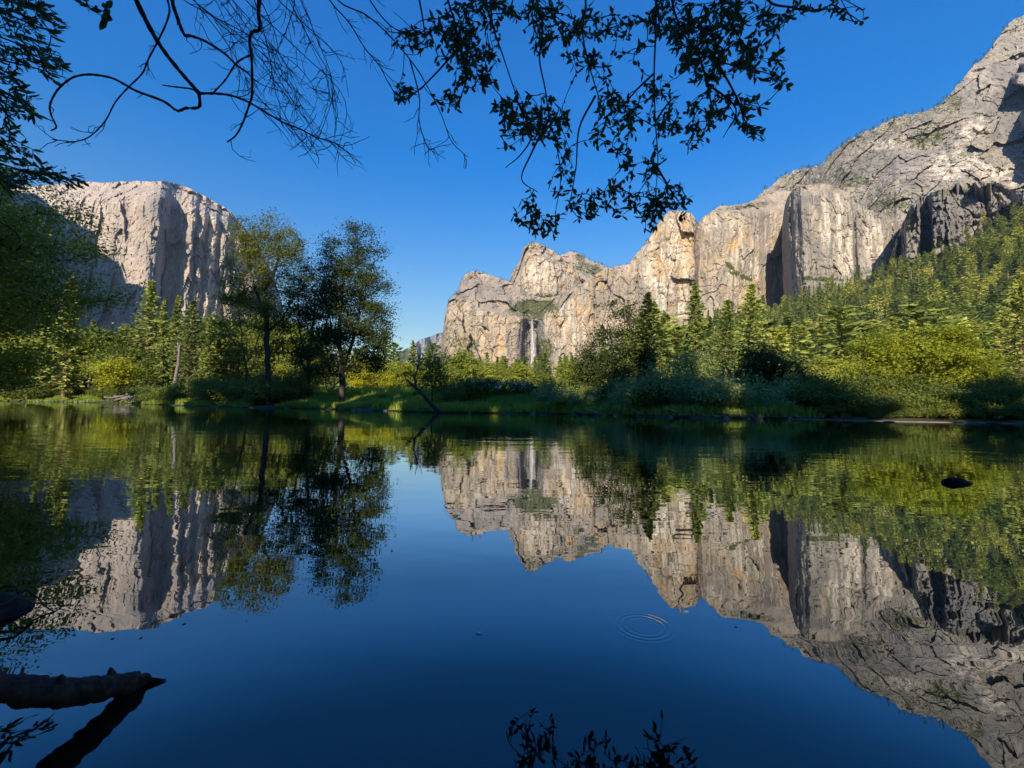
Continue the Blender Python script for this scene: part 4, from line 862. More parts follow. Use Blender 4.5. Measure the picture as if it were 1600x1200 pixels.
def build_grass():
    rng = np.random.default_rng(70)
    def tufts(n, xr, dr, h, mat, label, name='grass', far=False):
        px = rng.uniform(*xr, n); y0 = np.interp(px, [s[0] for s in SHORE], _sp[:, 1]); Y = y0 + rng.uniform(0, 1, n) ** 0.8 * (dr[1] - dr[0]) + dr[0]
        X = ray(px, 620 + 0 * px)[:, 0] * Y; Z = gz(X, Y); n1 = fbm(np.stack([X / 2.2, Y / 2.2, 0 * X], -1), 3, 8)
        ok = (n1 > -0.28) & (Z > 0.05); X, Y, Z, n1 = X[ok], Y[ok], Z[ok], n1[ok]; k = len(X)
        hh = h * rng.uniform(0.5, 1.2, k) * (0.8 + 0.7 * n1); a = rng.uniform(0, 6.28, k); w = (0.018 + 0.0006 * Y) * (2.0 if far else 1.0)
        ln = rng.normal(size=(k, 2)) * 0.3 * hh[:, None]
        B = np.stack([X, Y, Z - 0.03], -1); d = np.stack([np.cos(a) * w, np.sin(a) * w, 0 * a], -1)
        mid = B + np.stack([ln[:, 0] * .35, ln[:, 1] * .35, hh * .6], -1); tip = B + np.stack([ln[:, 0], ln[:, 1], hh], -1)
        V = np.stack([B - d, B + d, mid + d * .7, tip, mid - d * .7], 1).reshape(-1, 3); F = np.arange(k * 5).reshape(-1, 5)
        add(name, mk_mesh(name, V, [(F, 0)]), [M[mat]], label=label, cat='grass', kind='stuff')
    tufts(70000, (380, 905), (0.04, 9), 0.55, 'grass', 'long shaded green grass along the middle of the far bank')
    tufts(36000, (-60, 420), (0.04, 9), 0.6, 'grass', 'shaded grass along the left bank')
    tufts(34000, (880, 1290), (0.04, 6), 0.5, 'grass', 'shaded grass under the right bank shrubs')
    tufts(50000, (420, 960), (9, 75), 0.9, 'meadow', 'bright sunlit meadow grass behind the bank', 'meadow_grass', True)
build_grass()

# ------------------------------------------------------------------ small things on the banks and in the water
def rock_mesh(rng, rx, ry, rz_, rough=0.22, n=20):
    th = np.linspace(0, np.pi, n); ph = np.linspace(0, 2 * np.pi, 2 * n, endpoint=False); T, Pp = np.meshgrid(th, ph, indexing='ij')
    d = np.stack([np.sin(T) * np.cos(Pp), np.sin(T) * np.sin(Pp), np.cos(T)], -1); o = rng.uniform(0, 99, 3)
    r = 1 + rough * fbm(d * 1.3 + o, 3, 2) + 0.3 * rough * fbm(d * 5 + o, 3, 4)
    V = (d * r[..., None] * np.array((rx, ry, rz_))).reshape(-1, 3); idx = np.arange(V.shape[0]).reshape(n, 2 * n); nx = np.roll(idx, -1, 1)
    return V, np.stack([idx[:-1], idx[1:], nx[1:], nx[:-1]], -1).reshape(-1, 4)
def build_small():
    rng = np.random.default_rng(80)
    # boulder in the river
    c = on_water(1497, 755); V, F = rock_mesh(rng, 0.115, 0.06, 0.046, 0.2); V[:, 2] = V[:, 2] * (1 - 3.4 * V[:, 0]) - 0.006
    add('boulder', mk_mesh('boulder', V, [(F, 0)], True), [M['wet_stone']], loc=c, label='smooth black rock breaking the river surface on the right', cat='rock')
    # stones along the shore
    protos = []
    for k in range(4):
        V, F = rock_mesh(rng, 0.35, 0.25, 0.17, 0.3, 10); me = mk_mesh('shore_stone', V, [(F, 0)], False); me.materials.append(M['stone']); protos.append(me)
    R = random.Random(3); lab = [(5, 60, 'pale stone by the water at the far left shore', 'stones at the far left shore'), (60, 160, 'pale stone by the water below the left grass strip', 'stones below the left grass strip'), (290, 470, 'stone at the water edge under the dark left trees', 'stones under the dark left trees'), (480, 640, 'stone at the foot of the grassy bank', 'stones at the foot of the grassy bank'), (720, 860, 'stone below the white-flowered bush', 'stones below the flowering bush'), (860, 1060, 'stone at the water under the willow shrubs', 'stones under the willow shrubs'), (1060, 1250, 'stone by the water near the eroded bank', 'stones near the eroded bank')]
    for x0, x1, label, grp in lab:
        for k in range(7):
            px = R.uniform(x0, x1); y = float(np.interp(px, [s[0] for s in SHORE], [s[1] for s in SHORE])); p = on_water(px, y); s = R.uniform(0.3, 1.2) * (0.22 + p[1] / 75)
            o = bpy.data.objects.new('shore_stone', R.choice(protos)); COL.objects.link(o); o.location = [float(v) for v in (p[0], p[1] + R.uniform(-0.1, 0.35), 0.03 * s)]; o.rotation_euler = (0, 0, R.uniform(0, 6.28)); o.scale = (s, s, s * 0.8); tag(o, label, 'stone', grp)
    for px, py, s, label in [(1388, 659.5, 0.8, 'dark flat rock in the shallows below the maple, left of two'), (1553, 662.5, 0.9, 'dark flat rock in the shallows near the right edge, right of two')]:
        p = on_water(px, py); o = add('flat_rock', None, label=None); bpy.data.objects.remove(o)
        V, F = rock_mesh(rng, 0.3 * s, 0.2 * s, 0.06 * s, 0.2, 12); add('flat_rock', mk_mesh('flat_rock', V, [(F, 0)], True), [M['wet_stone']], loc=p, label=label, cat='rock')
    # sandbar
    px = np.array([1225, 1300, 1380, 1460, 1540, 1600, 1680, 1680, 1600, 1540, 1470, 1400, 1330, 1270]); py = np.array([654.6, 655.6, 656.6, 657.4, 658.6, 659.6, 661, 664.5, 662.5, 661, 660, 658.8, 657, 656])
    P = on_water(px, py); top = P.copy(); top[:, 2] = 0.018; bot = P.copy(); bot[:, 2] = -0.15; n = len(P); cen = top.mean(0)
    V = np.concatenate([top, bot]); side = [[i, (i + 1) % n, n + (i + 1) % n, n + i] for i in range(n)]
    me = bpy.data.meshes.new('sandbar'); me.from_pydata(V.tolist(), [], [list(range(n))] + side); me.update()
    add('sandbar', me, [M['sand']], label='narrow pale sandbar along the right shore', cat='sandbar', kind='structure')
    # pale broken snag in the left forest
    b = site(274, 72); mb = MB(); H = pt(274, 533, 72)[2] - b[2]
    tube(mb, [(0, 0, 0), (-0.15, 0, H * .3), (0.2, 0.1, H * .6), (0.35, 0, H * .85), (0.5, 0, H)], (0.36, 0.3, 0.25, 0.19, 0.05), 7); tube(mb, [(0.3, 0, H * .8), (0.05, 0, H * .97), (-0.1, 0, H * 1.0)], (0.2, 0.1, 0.03), 5)
    add('snag', mb.mesh('snag', True), [M['driftwood']], loc=b, label='pale broken snag standing in front of the sunlit conifer pair', cat='dead tree')
    # bare leaning snag and its root raft
    Y = 26.6; b = site(662, Y, 0.1); L = lambda a: [local(x, y, Y, b, 0) for x, y in a]; mb = MB()
    tube(mb, L([(688, 645), (674, 632), (662, 618), (650, 606), (640, 598), (637, 594)]), (0.15, 0.14, 0.12, 0.1, 0.08, 0.06), 6); tube(mb, L([(650, 606), (648, 590), (653, 575), (655, 562), (652, 548)]), (0.08, 0.06, 0.045, 0.03, 0.015), 5); tube(mb, L([(640, 598), (634, 592), (632, 586)]), (0.05, 0.03, 0.015), 4)
    tube(mb, L([(655, 612), (662, 602), (668, 598)]), (0.05, 0.03, 0.015), 4); tube(mb, L([(653, 575), (645, 562), (644, 552)]), (0.03, 0.02, 0.01), 4); tube(mb, L([(655, 565), (662, 555), (663, 548)]), (0.025, 0.016, 0.008), 4)
    add('bare_snag', mb.mesh('bare_snag', True), [M['bark']], loc=b, label='bare forked snag leaning left over the water in the middle', cat='dead tree')
    mb = MB(); b = on_water(668, 643)
    for a in ([(645, 641), (652, 634), (662, 631), (675, 636), (686, 643)], [(648, 643), (660, 633), (672, 634), (692, 644)], [(655, 644), (664, 637), (680, 640), (700, 645)], [(650, 638), (658, 632), (668, 632)], [(676, 642), (668, 636), (655, 637), (646, 644)]):
        k = rng.uniform(-0.9, -0.15); P = [pt(x, y, b[1] + k) - b for x, y in a]; tube(mb, P, np.linspace(0.11, 0.05, len(P)), 6)
    add('driftwood_root', mb.mesh('driftwood_root', True), [M['driftwood']], loc=b, label='grey tangle of roots at the foot of the bare leaning snag', cat='driftwood')
    # driftwood pile on the left bank
    for k in range(9):
        c = on_water(192 + rng.uniform(-26, 26), 631); c[1] += rng.uniform(0.5, 2.0); a = rng.uniform(-0.6, 0.6); Ln = rng.uniform(1.2, 2.6); mb = MB()
        t = np.linspace(-1, 1, 6); P = np.stack([t * Ln * math.cos(a), t * Ln * 0.4 * math.sin(a), 0.15 * np.sin(t * 3 + k) + t * rng.uniform(-.35, .35)], -1); tube(mb, P, np.linspace(0.16, 0.07, 6), 6)
        add('driftwood_log', mb.mesh('driftwood_log', True), [M['driftwood']], loc=c + np.array((0, 0, 0.45 + 0.12 * k)), label='grey log in the driftwood pile on the left shore', cat='driftwood', group='logs in the driftwood pile')
    # fallen branches and reddish roots under the dark spreading tree
    for px, label in ((1200, 'reddish tangle of roots in the eroded bank under the dark spreading tree'), (1326, 'small reddish heap of dead twigs at the water left of the maple')):
        b = on_water(px, float(np.interp(px, [s[0] for s in SHORE], [s[1] for s in SHORE]))); mb = MB()
        for k in range(42):
            x = rng.uniform(-1.1, 1.1); z = rng.uniform(0.1, 0.7) * (1 - abs(x) * 0.5); dx = rng.normal() * 0.35; tube(mb, [(x, 0.5, z), (x + dx * .5, 0.2, z - 0.1), (x + dx, -0.05 + rng.uniform(-.1, .2), max(0.0, z - rng.uniform(.2, .6)))], (0.02, 0.016, 0.008), 4)
        s = 1.0 if px < 1300 else 0.55
        add('root_tangle', mb.mesh('root_tangle', True), [M['pine_bark']], loc=b, scale=(s, s, s), label=label, cat='roots')
    for k in range(9):
        px = (1062, 1096, 1128, 1150, 1176, 908, 935, 1000, 1238)[k]; b = on_water(px, float(np.interp(px, [q[0] for q in SHORE], [q[1] for q in SHORE]))); mb = MB(); a = rng.uniform(-0.5, 0.5); Ln = rng.uniform(0.7, 1.5); t = np.linspace(0, 1, 7)
        P = np.stack([(t - 0.5) * Ln * math.cos(a), 0.25 - t * 0.35, 0.02 + (1 - t) * rng.uniform(0.1, 0.45) + 0.04 * np.sin(t * 9 + k)], -1); tube(mb, P, np.linspace(0.028, 0.009, 7), 5)
        for q in range(4):
            i = int(rng.integers(1, 6)); d = unit(rng.normal(size=3) + np.array((0, -0.3, 0.5))) * rng.uniform(0.15, 0.4); tube(mb, [P[i], P[i] + d * 0.6, P[i] + d + np.array((0, 0, -0.04))], (0.011, 0.008, 0.004), 4)
        add('fallen_branch', mb.mesh('fallen_branch', True), [M['dead_wood']], loc=b, label='bare grey fallen branch poking out at the waterline below the shaded shrubs', cat='branch', group='fallen branches along the right waterline')
    # the log in the left foreground
    mb = MB(); path = [(-140, 1190, 0.70, 0.20), (-60, 1090, 0.72, 0.0), ]
    wl = [(235, 1066, 0.0, 0.010), (222, 1069, 0.006, 0.020), (200, 1082, 0.018, 0.0235), (165, 1103, 0.035, 0.025), (130, 1122, 0.0515, 0.025), (90, 1140, 0.066, 0.0265), (50, 1156, 0.083, 0.0255), (0, 1176, 0.108, 0.0262), (-60, 1200, 0.138, 0.029), (-140, 1230, 0.17, 0.032)]
    P, r = [], []
    for px, py, z, rad in wl: p = on_water(px, py); p[2] += z; P.append(p); r.append(rad)
    P = np.array(P)[::-1]; r = np.array(r)[::-1]; s = np.linspace(0, len(P) - 1, 160); Pi = np.stack([np.interp(s, range(len(P)), P[:, k]) for k in range(3)], -1); ri = np.interp(s, range(len(P)), r)
    ri = ri * (0.84 - 0.25 * sstep(46, 60, np.linspace(0, 60, 160))) * (1 + 0.14 * fbm(np.stack([s * 1.4, 0 * s, 0 * s], -1), 3, 4)); tube(mb, Pi, ri, 28)
    V = mb.v[0]; V += (fbm(V * np.array((22, 70, 70)), 4, 6, 0.65) * 0.005 - 0.002 * ridged(V * np.array((8, 120, 120)), 2, 9))[:, None]; mb.v[0] = V
    tube(mb, [P[-2] + np.array((0, 0, 0.004)), P[-1] + np.array((0.012, 0.0, 0.004)), P[-1] + np.array((0.03, 0.005, 0.002))], (0.007, 0.005, 0.001), 5)
    for q, dq in ((0.45, (0.01, -0.01, 0.035)), (0.7, (-0.012, 0.006, 0.03)), (0.86, (0.014, -0.012, 0.016))):
        i = int(q * 159); tube(mb, [Pi[i], Pi[i] + np.array(dq) * 0.7, Pi[i] + np.array(dq)], (0.011, 0.008, 0.004), 7)
    add('sunken_log', mb.mesh('sunken_log', True), [M['wet_wood']], label='dark wet log dipping its broken tip into the water at the lower left', cat='log')
    # mossy bank boulder with root twigs
    c = on_water(-25, 975); V, F = rock_mesh(rng, 0.10, 0.12, 0.045, 0.3, 26); add('mossy_rock', mk_mesh('mossy_rock', V, [(F, 0)], True), [M['wet_stone']], loc=c + np.array((-0.06, 0.03, 0.0)), label='dark mossy rock at the left edge above the sunken log', cat='rock')
    mb = MB()
    for a in ([(-20, 918, .06), (15, 915, .065), (48, 926, .045), (80, 958, .0)], [(-20, 950, .05), (28, 936, .05), (62, 942, .02), (108, 945, 0)]):
        P = []
        for px, py, z in a: d = ray(px, py); P.append(d * ((z - CAM_H) / d[2]) + np.array((0, 0, CAM_H)))
        P = np.array(P); s = np.linspace(0, 3, 14); tube(mb, np.stack([np.interp(s, range(4), P[:, k]) for k in range(3)], -1) + rng.normal(size=(14, 3)) * 0.003, np.linspace(0.0045, 0.0015, 14), 5)
    add('root_twigs', mb.mesh('root_twigs', True), [M['bark']], label='thin bare roots arching from the mossy rock into the water', cat='roots')
    for px, py in ((116, 991), (176, 997), (220, 996), (288, 974), (748, 990), (1150, 979)):
        c = on_water(px, py); V, F = cards(rng, np.zeros((1, 3)), 0.02, 0.011, 0.95); V[:, 2] = np.abs(V[:, 2]) * 0.1 + 0.002
        add('floating_leaf', mk_mesh('floating_leaf', V, [(F, 0)]), [M['fallen_leaf']], loc=c, label='tiny pale leaf floating on the dark blue water', cat='leaf', group='leaves floating on the river')
build_small()

# ------------------------------------------------------------------ overhanging branches close to the camera
def leaf_mesh_put(mb, rng, base, direc, ln, wd, m=0):
    """folded leaf outlines, one per base point"""
    n = len(base); u = unit(direc); w = rng.normal(size=(n, 3)); v = unit(np.cross(u, w)); nn = np.cross(u, v)
    ln = ln * rng.uniform(0.5, 1.25, (n, 1)); wd = wd * rng.uniform(0.75, 1.2, (n, 1)); cv = rng.uniform(-0.12, 0.12, (n, 1)) * ln
    q = lambda a, b, c: base + u * ln * a + v * wd * b + nn * (ln * c) + nn * cv * a * a
    V = np.stack([q(0, 0, 0), q(0.22, 0.36, .03), q(0.5, 0.5, .05), q(0.8, 0.3, .04), q(1.0, 0, 0), q(0.8, -0.3, .04), q(0.5, -0.5, .05), q(0.22, -0.36, .03), q(0.5, 0, 0)], 1).reshape(-1, 3)
    i = np.arange(n)[:, None] * 9
    F = np.concatenate([i + np.array(f) for f in ([0, 1, 2, 8], [2, 3, 4, 8], [4, 5, 6, 8], [6, 7, 0, 8])]); mb.put(V, F, m)
def px_path(P, Y, rng, wob=0.02):
    P = np.array(P, float); n = len(P); s = np.linspace(0, n - 1, (n - 1) * 5 + 1)
    # Catmull-Rom through the points
    E = np.concatenate([2 * P[:1] - P[1:2], P, 2 * P[-1:] - P[-2:-1]]); out = []
    for t in s:
        k = min(int(t), n - 2); f = t - k; a, b, c, d = E[k], E[k + 1], E[k + 2], E[k + 3]
        out.append(0.5 * (2 * b + (c - a) * f + (2 * a - 5 * b + 4 * c - d) * f * f + (3 * b - a - 3 * c + d) * f ** 3))
    out = np.array(out); yy = Y + np.cumsum(rng.normal(size=len(out))) * wob
    return pt(out[:, 0], out[:, 1], yy)
def build_bare_branch():
    rng = np.random.default_rng(90); mb = MB(); Y0 = 3.9; k = Y0 / F_PX
    def br(P, w0, w1, Y=Y0): 
        Q = px_path(P, Y, rng, 0.015); tube(mb, Q, np.linspace(w0 * 0.8, w1 * 0.75, len(Q)) * k * 0.5 * (1 + 0.12 * np.sin(np.arange(len(Q)) * 2.1)), 6); return Q
    def twigs(Q, n, ln, w=1.6, down=0.5):
        for _ in range(n):
            i = int(rng.integers(len(Q) // 5, len(Q) - 1)); d = unit(Q[i + 1] - Q[i] if i + 1 < len(Q) else Q[i] - Q[i - 1]); a = rng.normal(size=3) * np.array((1, 0.6, 1)); L = ln * rng.uniform(0.4, 1.2) * k
            dd = unit(d + a * 0.7); P = [Q[i]]; 
            for s in range(4): dd = unit(dd + rng.normal(size=3) * 0.28 + np.array((0, 0, -0.04 * down))); P.append(P[-1] + dd * L / 4)
            tube(mb, P, np.linspace(w, w * 0.5, 5) * k * 0.5, 3)
            if rng.random() < 0.5:
                P2 = [P[2], P[2] + unit(dd + rng.normal(size=3) * 0.7) * L * 0.3, P[2] + unit(dd + rng.normal(size=3) * 0.7) * L * 0.5]; tube(mb, P2, np.array((w * .6, w * .5, w * .4)) * k * 0.5, 3)
    m1 = br([(190, -60), (213, 0), (235, 45), (255, 78), (280, 110), (300, 133), (313, 146)], 11, 7)
    a = br([(313, 146), (335, 146), (360, 149), (385, 158), (410, 172), (440, 190), (470, 202), (495, 215), (520, 222), (545, 240), (556, 256)], 5, 1.6); twigs(a, 26, 60)
    b = br([(311, 146), (311, 167), (290, 169), (277, 173), (255, 158), (215, 143), (195, 132), (175, 122), (150, 117), (130, 117), (112, 122), (95, 135), (85, 148), (78, 165), (80, 180), (88, 198), (80, 204)], 6, 3); twigs(b, 5, 22)
    br([(312, 150), (302, 140), (285, 137), (268, 135), (254, 133)], 4, 2.5)
    c = br([(262, -40), (270, 5), (278, 30), (288, 54), (298, 56), (320, 64), (350, 83), (370, 102), (388, 115), (400, 127)], 8, 3); twigs(c, 8, 60)
    d = br([(412, -50), (404, 15), (406, 45), (394, 50), (390, 66), (393, 90), (394, 145), (388, 168), (378, 195), (368, 212), (355, 222)], 8, 3); twigs(d, 9, 50)
    e = br([(250, -30), (264, 8), (262, 30), (248, 62), (232, 92), (222, 115), (200, 137), (180, 160), (165, 188), (142, 212), (118, 221), (82, 218)], 4, 2); twigs(e, 16, 36)
    f = br([(393, 85), (370, 98), (352, 125), (330, 148)], 4, 3); twigs(f, 3, 30)
    for _ in range(17):
        x0 = rng.uniform(280, 470); x1 = rng.uniform(470, 560); y1 = rng.uniform(150, 275); bow = rng.uniform(-55, 60)
        q = br([(x0 - 30, -50), (x0, -4), (x0 * .62 + x1 * .38 + bow * .5, y1 * .3), (x0 * .3 + x1 * .7 + bow, y1 * .62), (x1, y1)], rng.uniform(1.6, 2.8), 1.0, Y0 + rng.uniform(-.4, .5)); twigs(q, 14, 46, 1.2)
    add('bare_branch', mb.mesh('bare_branch', True), [M['twig']], label='leafless dead branch with curling twigs hanging from the top left', cat='branch')
    mb = MB(); k = 4.2 / F_PX
    for P in ([(490, -50), (515, 0), (545, 35), (570, 75), (592, 102), (606, 128), (620, 150)], [(500, -50), (530, 2), (570, 22), (603, 50), (640, 92), (665, 130), (690, 180), (705, 220), (730, 245)], [(560, -50), (575, -5), (610, 40), (645, 52), (675, 54)], [(640, 92), (655, 150), (655, 190), (668, 230), (676, 232)]):
        q = br(P, 3.2, 1.4, 4.2); twigs(q, 14, 40, 1.4)
    add('bare_twigs', mb.mesh('bare_twigs', True), [M['twig']], label='sparse thin twigs in the sky between the dead branch and the leafy branches', cat='branch')
build_bare_branch()

def leafy(name, seed, stems, zones, Y, label, lw, leafn, ln, wd, lm='leaf_near', w0=6, brown=None, hang=0.25, yspread=0.35, per=(3, 7), bias=(0, 0, 0), dens=0.95):
    rng = np.random.default_rng(seed); k = Y / F_PX; wood, lf = MB(), MB(); trunks = []
    for s in stems: trunks.append(px_path(s, Y, rng, 0.012))
    att = []
    for z in zones:
        n = max(2, int(z[4] * dens)); a = rng.uniform(0, 6.28, n); r = np.sqrt(rng.uniform(0, 1, n)); att.append(pt(z[0] + z[2] * r * np.cos(a), z[1] + z[3] * r * np.sin(a), Y + rng.normal(size=n) * yspread))
    att = np.concatenate(att)
    paths = connect_px(rng, trunks, att, k)
    for P, r, is_twig in paths:
        tube(wood, P, r, 5 if not is_twig else 4)
        if is_twig:
            n = rng.integers(*per); i = np.clip(rng.uniform(0.12, 1.0, n) * (len(P) - 1), 0, len(P) - 1.001); i0 = i.astype(int); base = P[i0] + (P[np.minimum(i0 + 1, len(P) - 1)] - P[i0]) * (i - i0)[:, None]
            base[-1] = P[-1]; d = unit(P[np.minimum(i0 + 1, len(P) - 1)] - P[np.maximum(i0 - 1, 0)])
            dd = unit(d * 0.8 + rng.normal(size=(n, 3)) * (0.65 if not any(bias) else 0.38) + np.array((0, 0, -hang)) + np.array(bias)); leaf_mesh_put(lf, rng, base, dd, ln * k, wd * k)
    e = add(name, wood.mesh('twigs', True), [M['twig']], label=label, cat='branch')
    add('leaves', lf.mesh('leaves'), [M[lm]], e)
    if brown is not None:
        b = MB(); c = pt(brown[0], brown[1], Y); n = 9; leaf_mesh_put(b, rng, c + rng.normal(size=(n, 3)) * 4 * k, rng.normal(size=(n, 3)) + np.array((0.2, 0, -0.6)), ln * k, wd * k); o = add('leaves', b.mesh('leaves'), [M['leaf_brown']], e); o['label'] = 'orange-brown dead leaves at the tip'
def connect_px(rng, trunks, att, k):
    pos = []; par = []; out = []
    for T in trunks:
        n = len(T); out.append((T, np.linspace(4.0, 1.3, n) * k * 0.5, False)); pos += list(T)
    for i in np.argsort(np.min(np.linalg.norm(att[:, None] - np.array(pos)[None], axis=2), axis=1)):
        a = att[i]; P = np.array(pos); dv = a - P; d = np.linalg.norm(dv, axis=1); cost = d + np.maximum(0, dv[:, 2] - 0.1 * d) * 0.8
        j = int(np.argmin(cost)); 
        if d[j] < 2 * k: continue
        nseg = max(3, int(d[j] / (12 * k))); t = np.linspace(0, 1, nseg + 1)[:, None]; c = P[j] + dv[j] * 0.5 + rng.normal(size=3) * d[j] * 0.18 + np.array((0, 0, 0.1 * d[j]))
        Q = (1 - t) ** 2 * P[j] + 2 * t * (1 - t) * c + t * t * a
        out.append((Q, np.linspace(1.7, 0.9, len(Q)) * k * 0.5, True)); pos += list(Q[1:])
    return out
def build_leafy():
    leafy('leafy_branch', 1, [[(760, -60), (766, 0), (770, 40), (785, 85), (800, 130), (812, 165)], [(690, -60), (700, 0), (712, 40), (722, 90), (728, 130)], [(640, -60), (655, 0), (662, 40), (664, 60), (655, 70)], [(812, 165), (830, 210), (815, 240), (790, 262)], [(728, 60), (690, 105), (655, 140), (630, 152)]],
        [(650, 62, 34, 16, 22), (632, 148, 22, 14, 12), (705, 60, 34, 50, 55), (742, 45, 40, 50, 60), (735, 110, 28, 34, 30), (700, 160, 24, 26, 16), (760, 105, 26, 30, 22), (800, 185, 34, 32, 34), (790, 230, 26, 18, 3), (775, 15, 50, 18, 26)], 3.9, 'leafy branch hanging at the top, leftmost of the three leafy ones', 6, 0, 12, 5.0)
    leafy('leafy_branch', 2, [[(815, -60), (830, 0), (846, 25), (846, 60), (843, 95), (852, 140), (858, 185), (870, 230), (876, 280), (868, 330)], [(905, -60), (915, 0), (910, 50), (920, 100), (935, 150), (950, 200)], [(858, 185), (830, 240), (815, 280), (840, 300)], [(930, 150), (905, 200), (900, 260), (890, 320)], [(1030, -60), (1026, 0), (1024, 60), (1022, 120), (1024, 190), (1028, 250), (1024, 305)], [(1024, 190), (1045, 160), (1060, 150)], [(1022, 115), (995, 140), (970, 170), (955, 190)], [(1026, 260), (1050, 300), (1064, 320)]],
        [(842, 25, 44, 28, 44), (860, 70, 30, 24, 24), (830, 180, 60, 38, 52), (862, 205, 40, 24, 40), (915, 60, 40, 40, 34), (930, 110, 40, 22, 18), (965, 170, 34, 26, 40), (960, 215, 34, 22, 22), (945, 30, 40, 26, 22), (985, 60, 30, 40, 24), (820, 330, 24, 20, 16), (850, 355, 26, 16, 20), (880, 270, 22, 40, 22), (905, 320, 28, 26, 22), (950, 320, 30, 26, 22), (1000, 255, 36, 24, 24), (1010, 320, 34, 24, 36), (1050, 310, 34, 22, 24), (1035, 140, 28, 24, 20), (1040, 190, 30, 24, 26), (970, 290, 22, 22, 10), (1020, 345, 20, 16, 10)], 3.8,
        'long leafy branch drooping lowest over the peaks, with brown leaves at its tip', 6, 0, 12, 5.0, brown=(1066, 340))
    leafy('leafy_branch', 3, [[(1045, -60), (1050, 0), (1062, 40), (1085, 75), (1120, 95), (1160, 105), (1200, 115), (1222, 128)], [(1120, -60), (1125, 0), (1150, 50), (1180, 90)], [(1090, 80), (1105, 130), (1110, 180), (1085, 230)], [(1120, 95), (1150, 150), (1165, 190), (1186, 212)], [(1190, -60), (1200, 0), (1240, 12), (1275, 18), (1300, 8), (1320, 18), (1345, 34)], [(1105, 130), (1150, 170), (1130, 215)]],
        [(1050, 30, 40, 34, 60), (1085, 60, 40, 36, 75), (1120, 30, 44, 34, 60), (1090, 105, 34, 26, 40), (1140, 95, 36, 34, 46), (1185, 95, 36, 30, 40), (1218, 125, 16, 18, 12), (1170, 30, 40, 28, 26), (1100, 170, 34, 30, 34), (1080, 215, 24, 24, 16), (1155, 170, 34, 26, 26), (1180, 205, 16, 14, 10), (1215, 40, 34, 26, 14), (1250, 14, 30, 14, 10), (1300, 6, 24, 12, 8), (1346, 34, 12, 6, 3)], 4.0,
        'thick leafy branch with the densest dark foliage, rightmost at the top', 6, 0, 12.5, 5.2)
    leafy('leafy_branch', 4, [[(-90, -40), (-20, 5), (30, 30), (70, 45), (100, 48)], [(-90, 20), (-20, 50), (40, 72), (95, 88)], [(-90, 60), (-10, 90), (50, 105), (104, 122)], [(-90, 110), (-20, 140), (30, 160), (66, 186)], [(-90, -90), (-10, -30), (40, 5), (85, 8)], [(-90, 230), (-30, 245), (20, 262), (80, 276), (132, 284)], [(-90, 180), (-30, 200), (10, 225), (40, 235)]],
        [(20, 30, 50, 30, 60), (70, 40, 30, 18, 22), (40, 80, 50, 26, 50), (80, 110, 26, 16, 18), (10, 110, 30, 30, 30), (20, 155, 38, 22, 34), (52, 180, 18, 10, 8), (5, 200, 20, 24, 16), (20, 240, 34, 18, 26), (50, 272, 50, 10, 30), (110, 282, 24, 8, 12), (10, 285, 24, 16, 16), (55, 6, 34, 12, 16)], 5.6,
        'dark narrow-leaved branch reaching in from the upper left edge', 5, 0, 17, 4.6, hang=0.12, yspread=0.5, bias=(1.3, -0.1, -0.42), dens=0.8, per=(3, 6))
    leafy('leafy_sprig', 5, [[(120, -60), (132, -10), (140, 12), (160, 25)]], [(138, 8, 12, 10, 4), (165, 22, 14, 12, 5)], 3.9, 'little sprig of leaves at the top edge above the curling dead twig', 5, 0, 15, 7)
build_leafy()

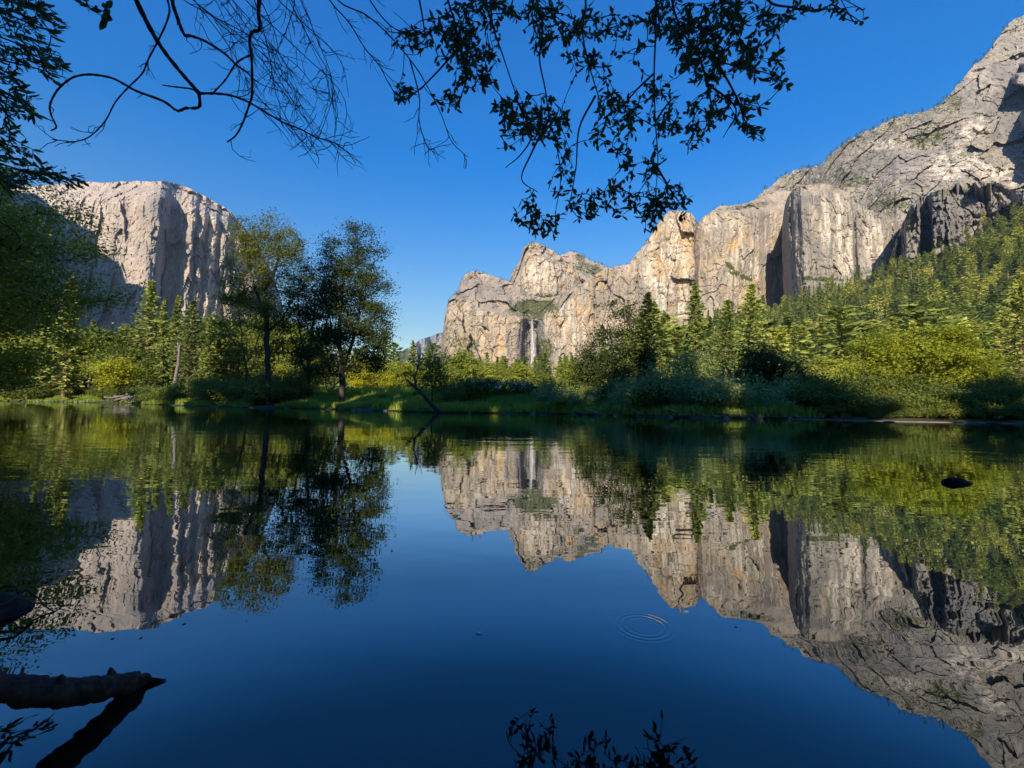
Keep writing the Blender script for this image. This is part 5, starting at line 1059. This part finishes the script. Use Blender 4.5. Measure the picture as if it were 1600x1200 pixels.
# ------------------------------------------------------------------ the wood on the camera's own bank (behind the lens): it shades the river and the far bank
def build_near_forest():
    rng = np.random.default_rng(33); mb = MB(); proto = []
    for k in range(3):
        w, l = conifer(np.random.default_rng(600 + k), 30, 5.6, 0.1, 70, 9, 1.7, 0.25, 0.4, 0.7); V = np.concatenate(w.v + l.v); proto.append((V, [(f, 0) for f, _ in w.f] + [(f + w.n, 1) for f, _ in l.f]))
    spots = []
    for x in np.arange(-78, 40, 6.0):
        H = float(np.interp(x, [-80, -45, -38, -31, -26, -21, -12, -4, 2, 6, 9, 40], [34, 36, 31, 38, 32, 25, 24, 23, 20, 17, 15, 14.5]))
        for row in range(2): spots.append((x + rng.uniform(-1.6, 1.6), -7 - 6.0 * row + rng.uniform(-2, 2), H * rng.uniform(0.82, 1.08) + 2.5 * row))
    for x in np.arange(-14, 3, 4.0): spots.append((x, -16 + rng.uniform(-1.5, 1.5), rng.uniform(21, 25)))
    for x in np.arange(-16, 8, 2.2): spots.append((x, -6 + rng.uniform(-1.5, 1.5), rng.uniform(13, 17)))
    for x, y, H in spots:
        z = float(gz(np.array([x]), np.array([y]))[0]); V, fs = proto[int(rng.integers(3))]; s = H / 30; a = rng.uniform(0, 6.28); c, sn = math.cos(a), math.sin(a); wf = s * 1.15
        Q = np.stack([(V[:, 0] * c - V[:, 1] * sn) * wf, (V[:, 0] * sn + V[:, 1] * c) * wf, V[:, 2] * s], -1) + np.array((x, y, z)); n0 = mb.n; mb.v.append(Q); mb.n += len(Q)
        for f, mi in fs: mb.f.append((f + n0, mi))
    add('near_bank_forest', mb.mesh('near_bank_forest'), [M['pine_bark'], M['needle_dark']], label='wood of tall conifers on the near bank, behind the viewer', cat='forest', kind='stuff')
build_near_forest()

def build_haze():
    m, n, l = new_mat('valley_air'); v = n.new('ShaderNodeVolumePrincipled'); v.inputs['Color'].default_value = (0.38, 0.62, 1.0, 1); v.inputs['Density'].default_value = HAZE; v.inputs['Anisotropy'].default_value = 0.0
    o = n.new('ShaderNodeOutputMaterial'); l.new(v.outputs[0], o.inputs['Volume'])
    x0, x1, y0, y1, z0, z1 = -9500, 9500, -3200, 14500, -30, 2600
    V = [(x, y, z) for z in (z0, z1) for y in (y0, y1) for x in (x0, x1)]
    add('haze', mk_mesh('haze', V, [([[0, 2, 3, 1], [4, 5, 7, 6], [0, 1, 5, 4], [2, 6, 7, 3], [0, 4, 6, 2], [1, 3, 7, 5]], 0)]), [m], label='thin blue air over the valley', cat='haze', kind='stuff')
HAZE = 0.000025
if HAZE: build_haze()
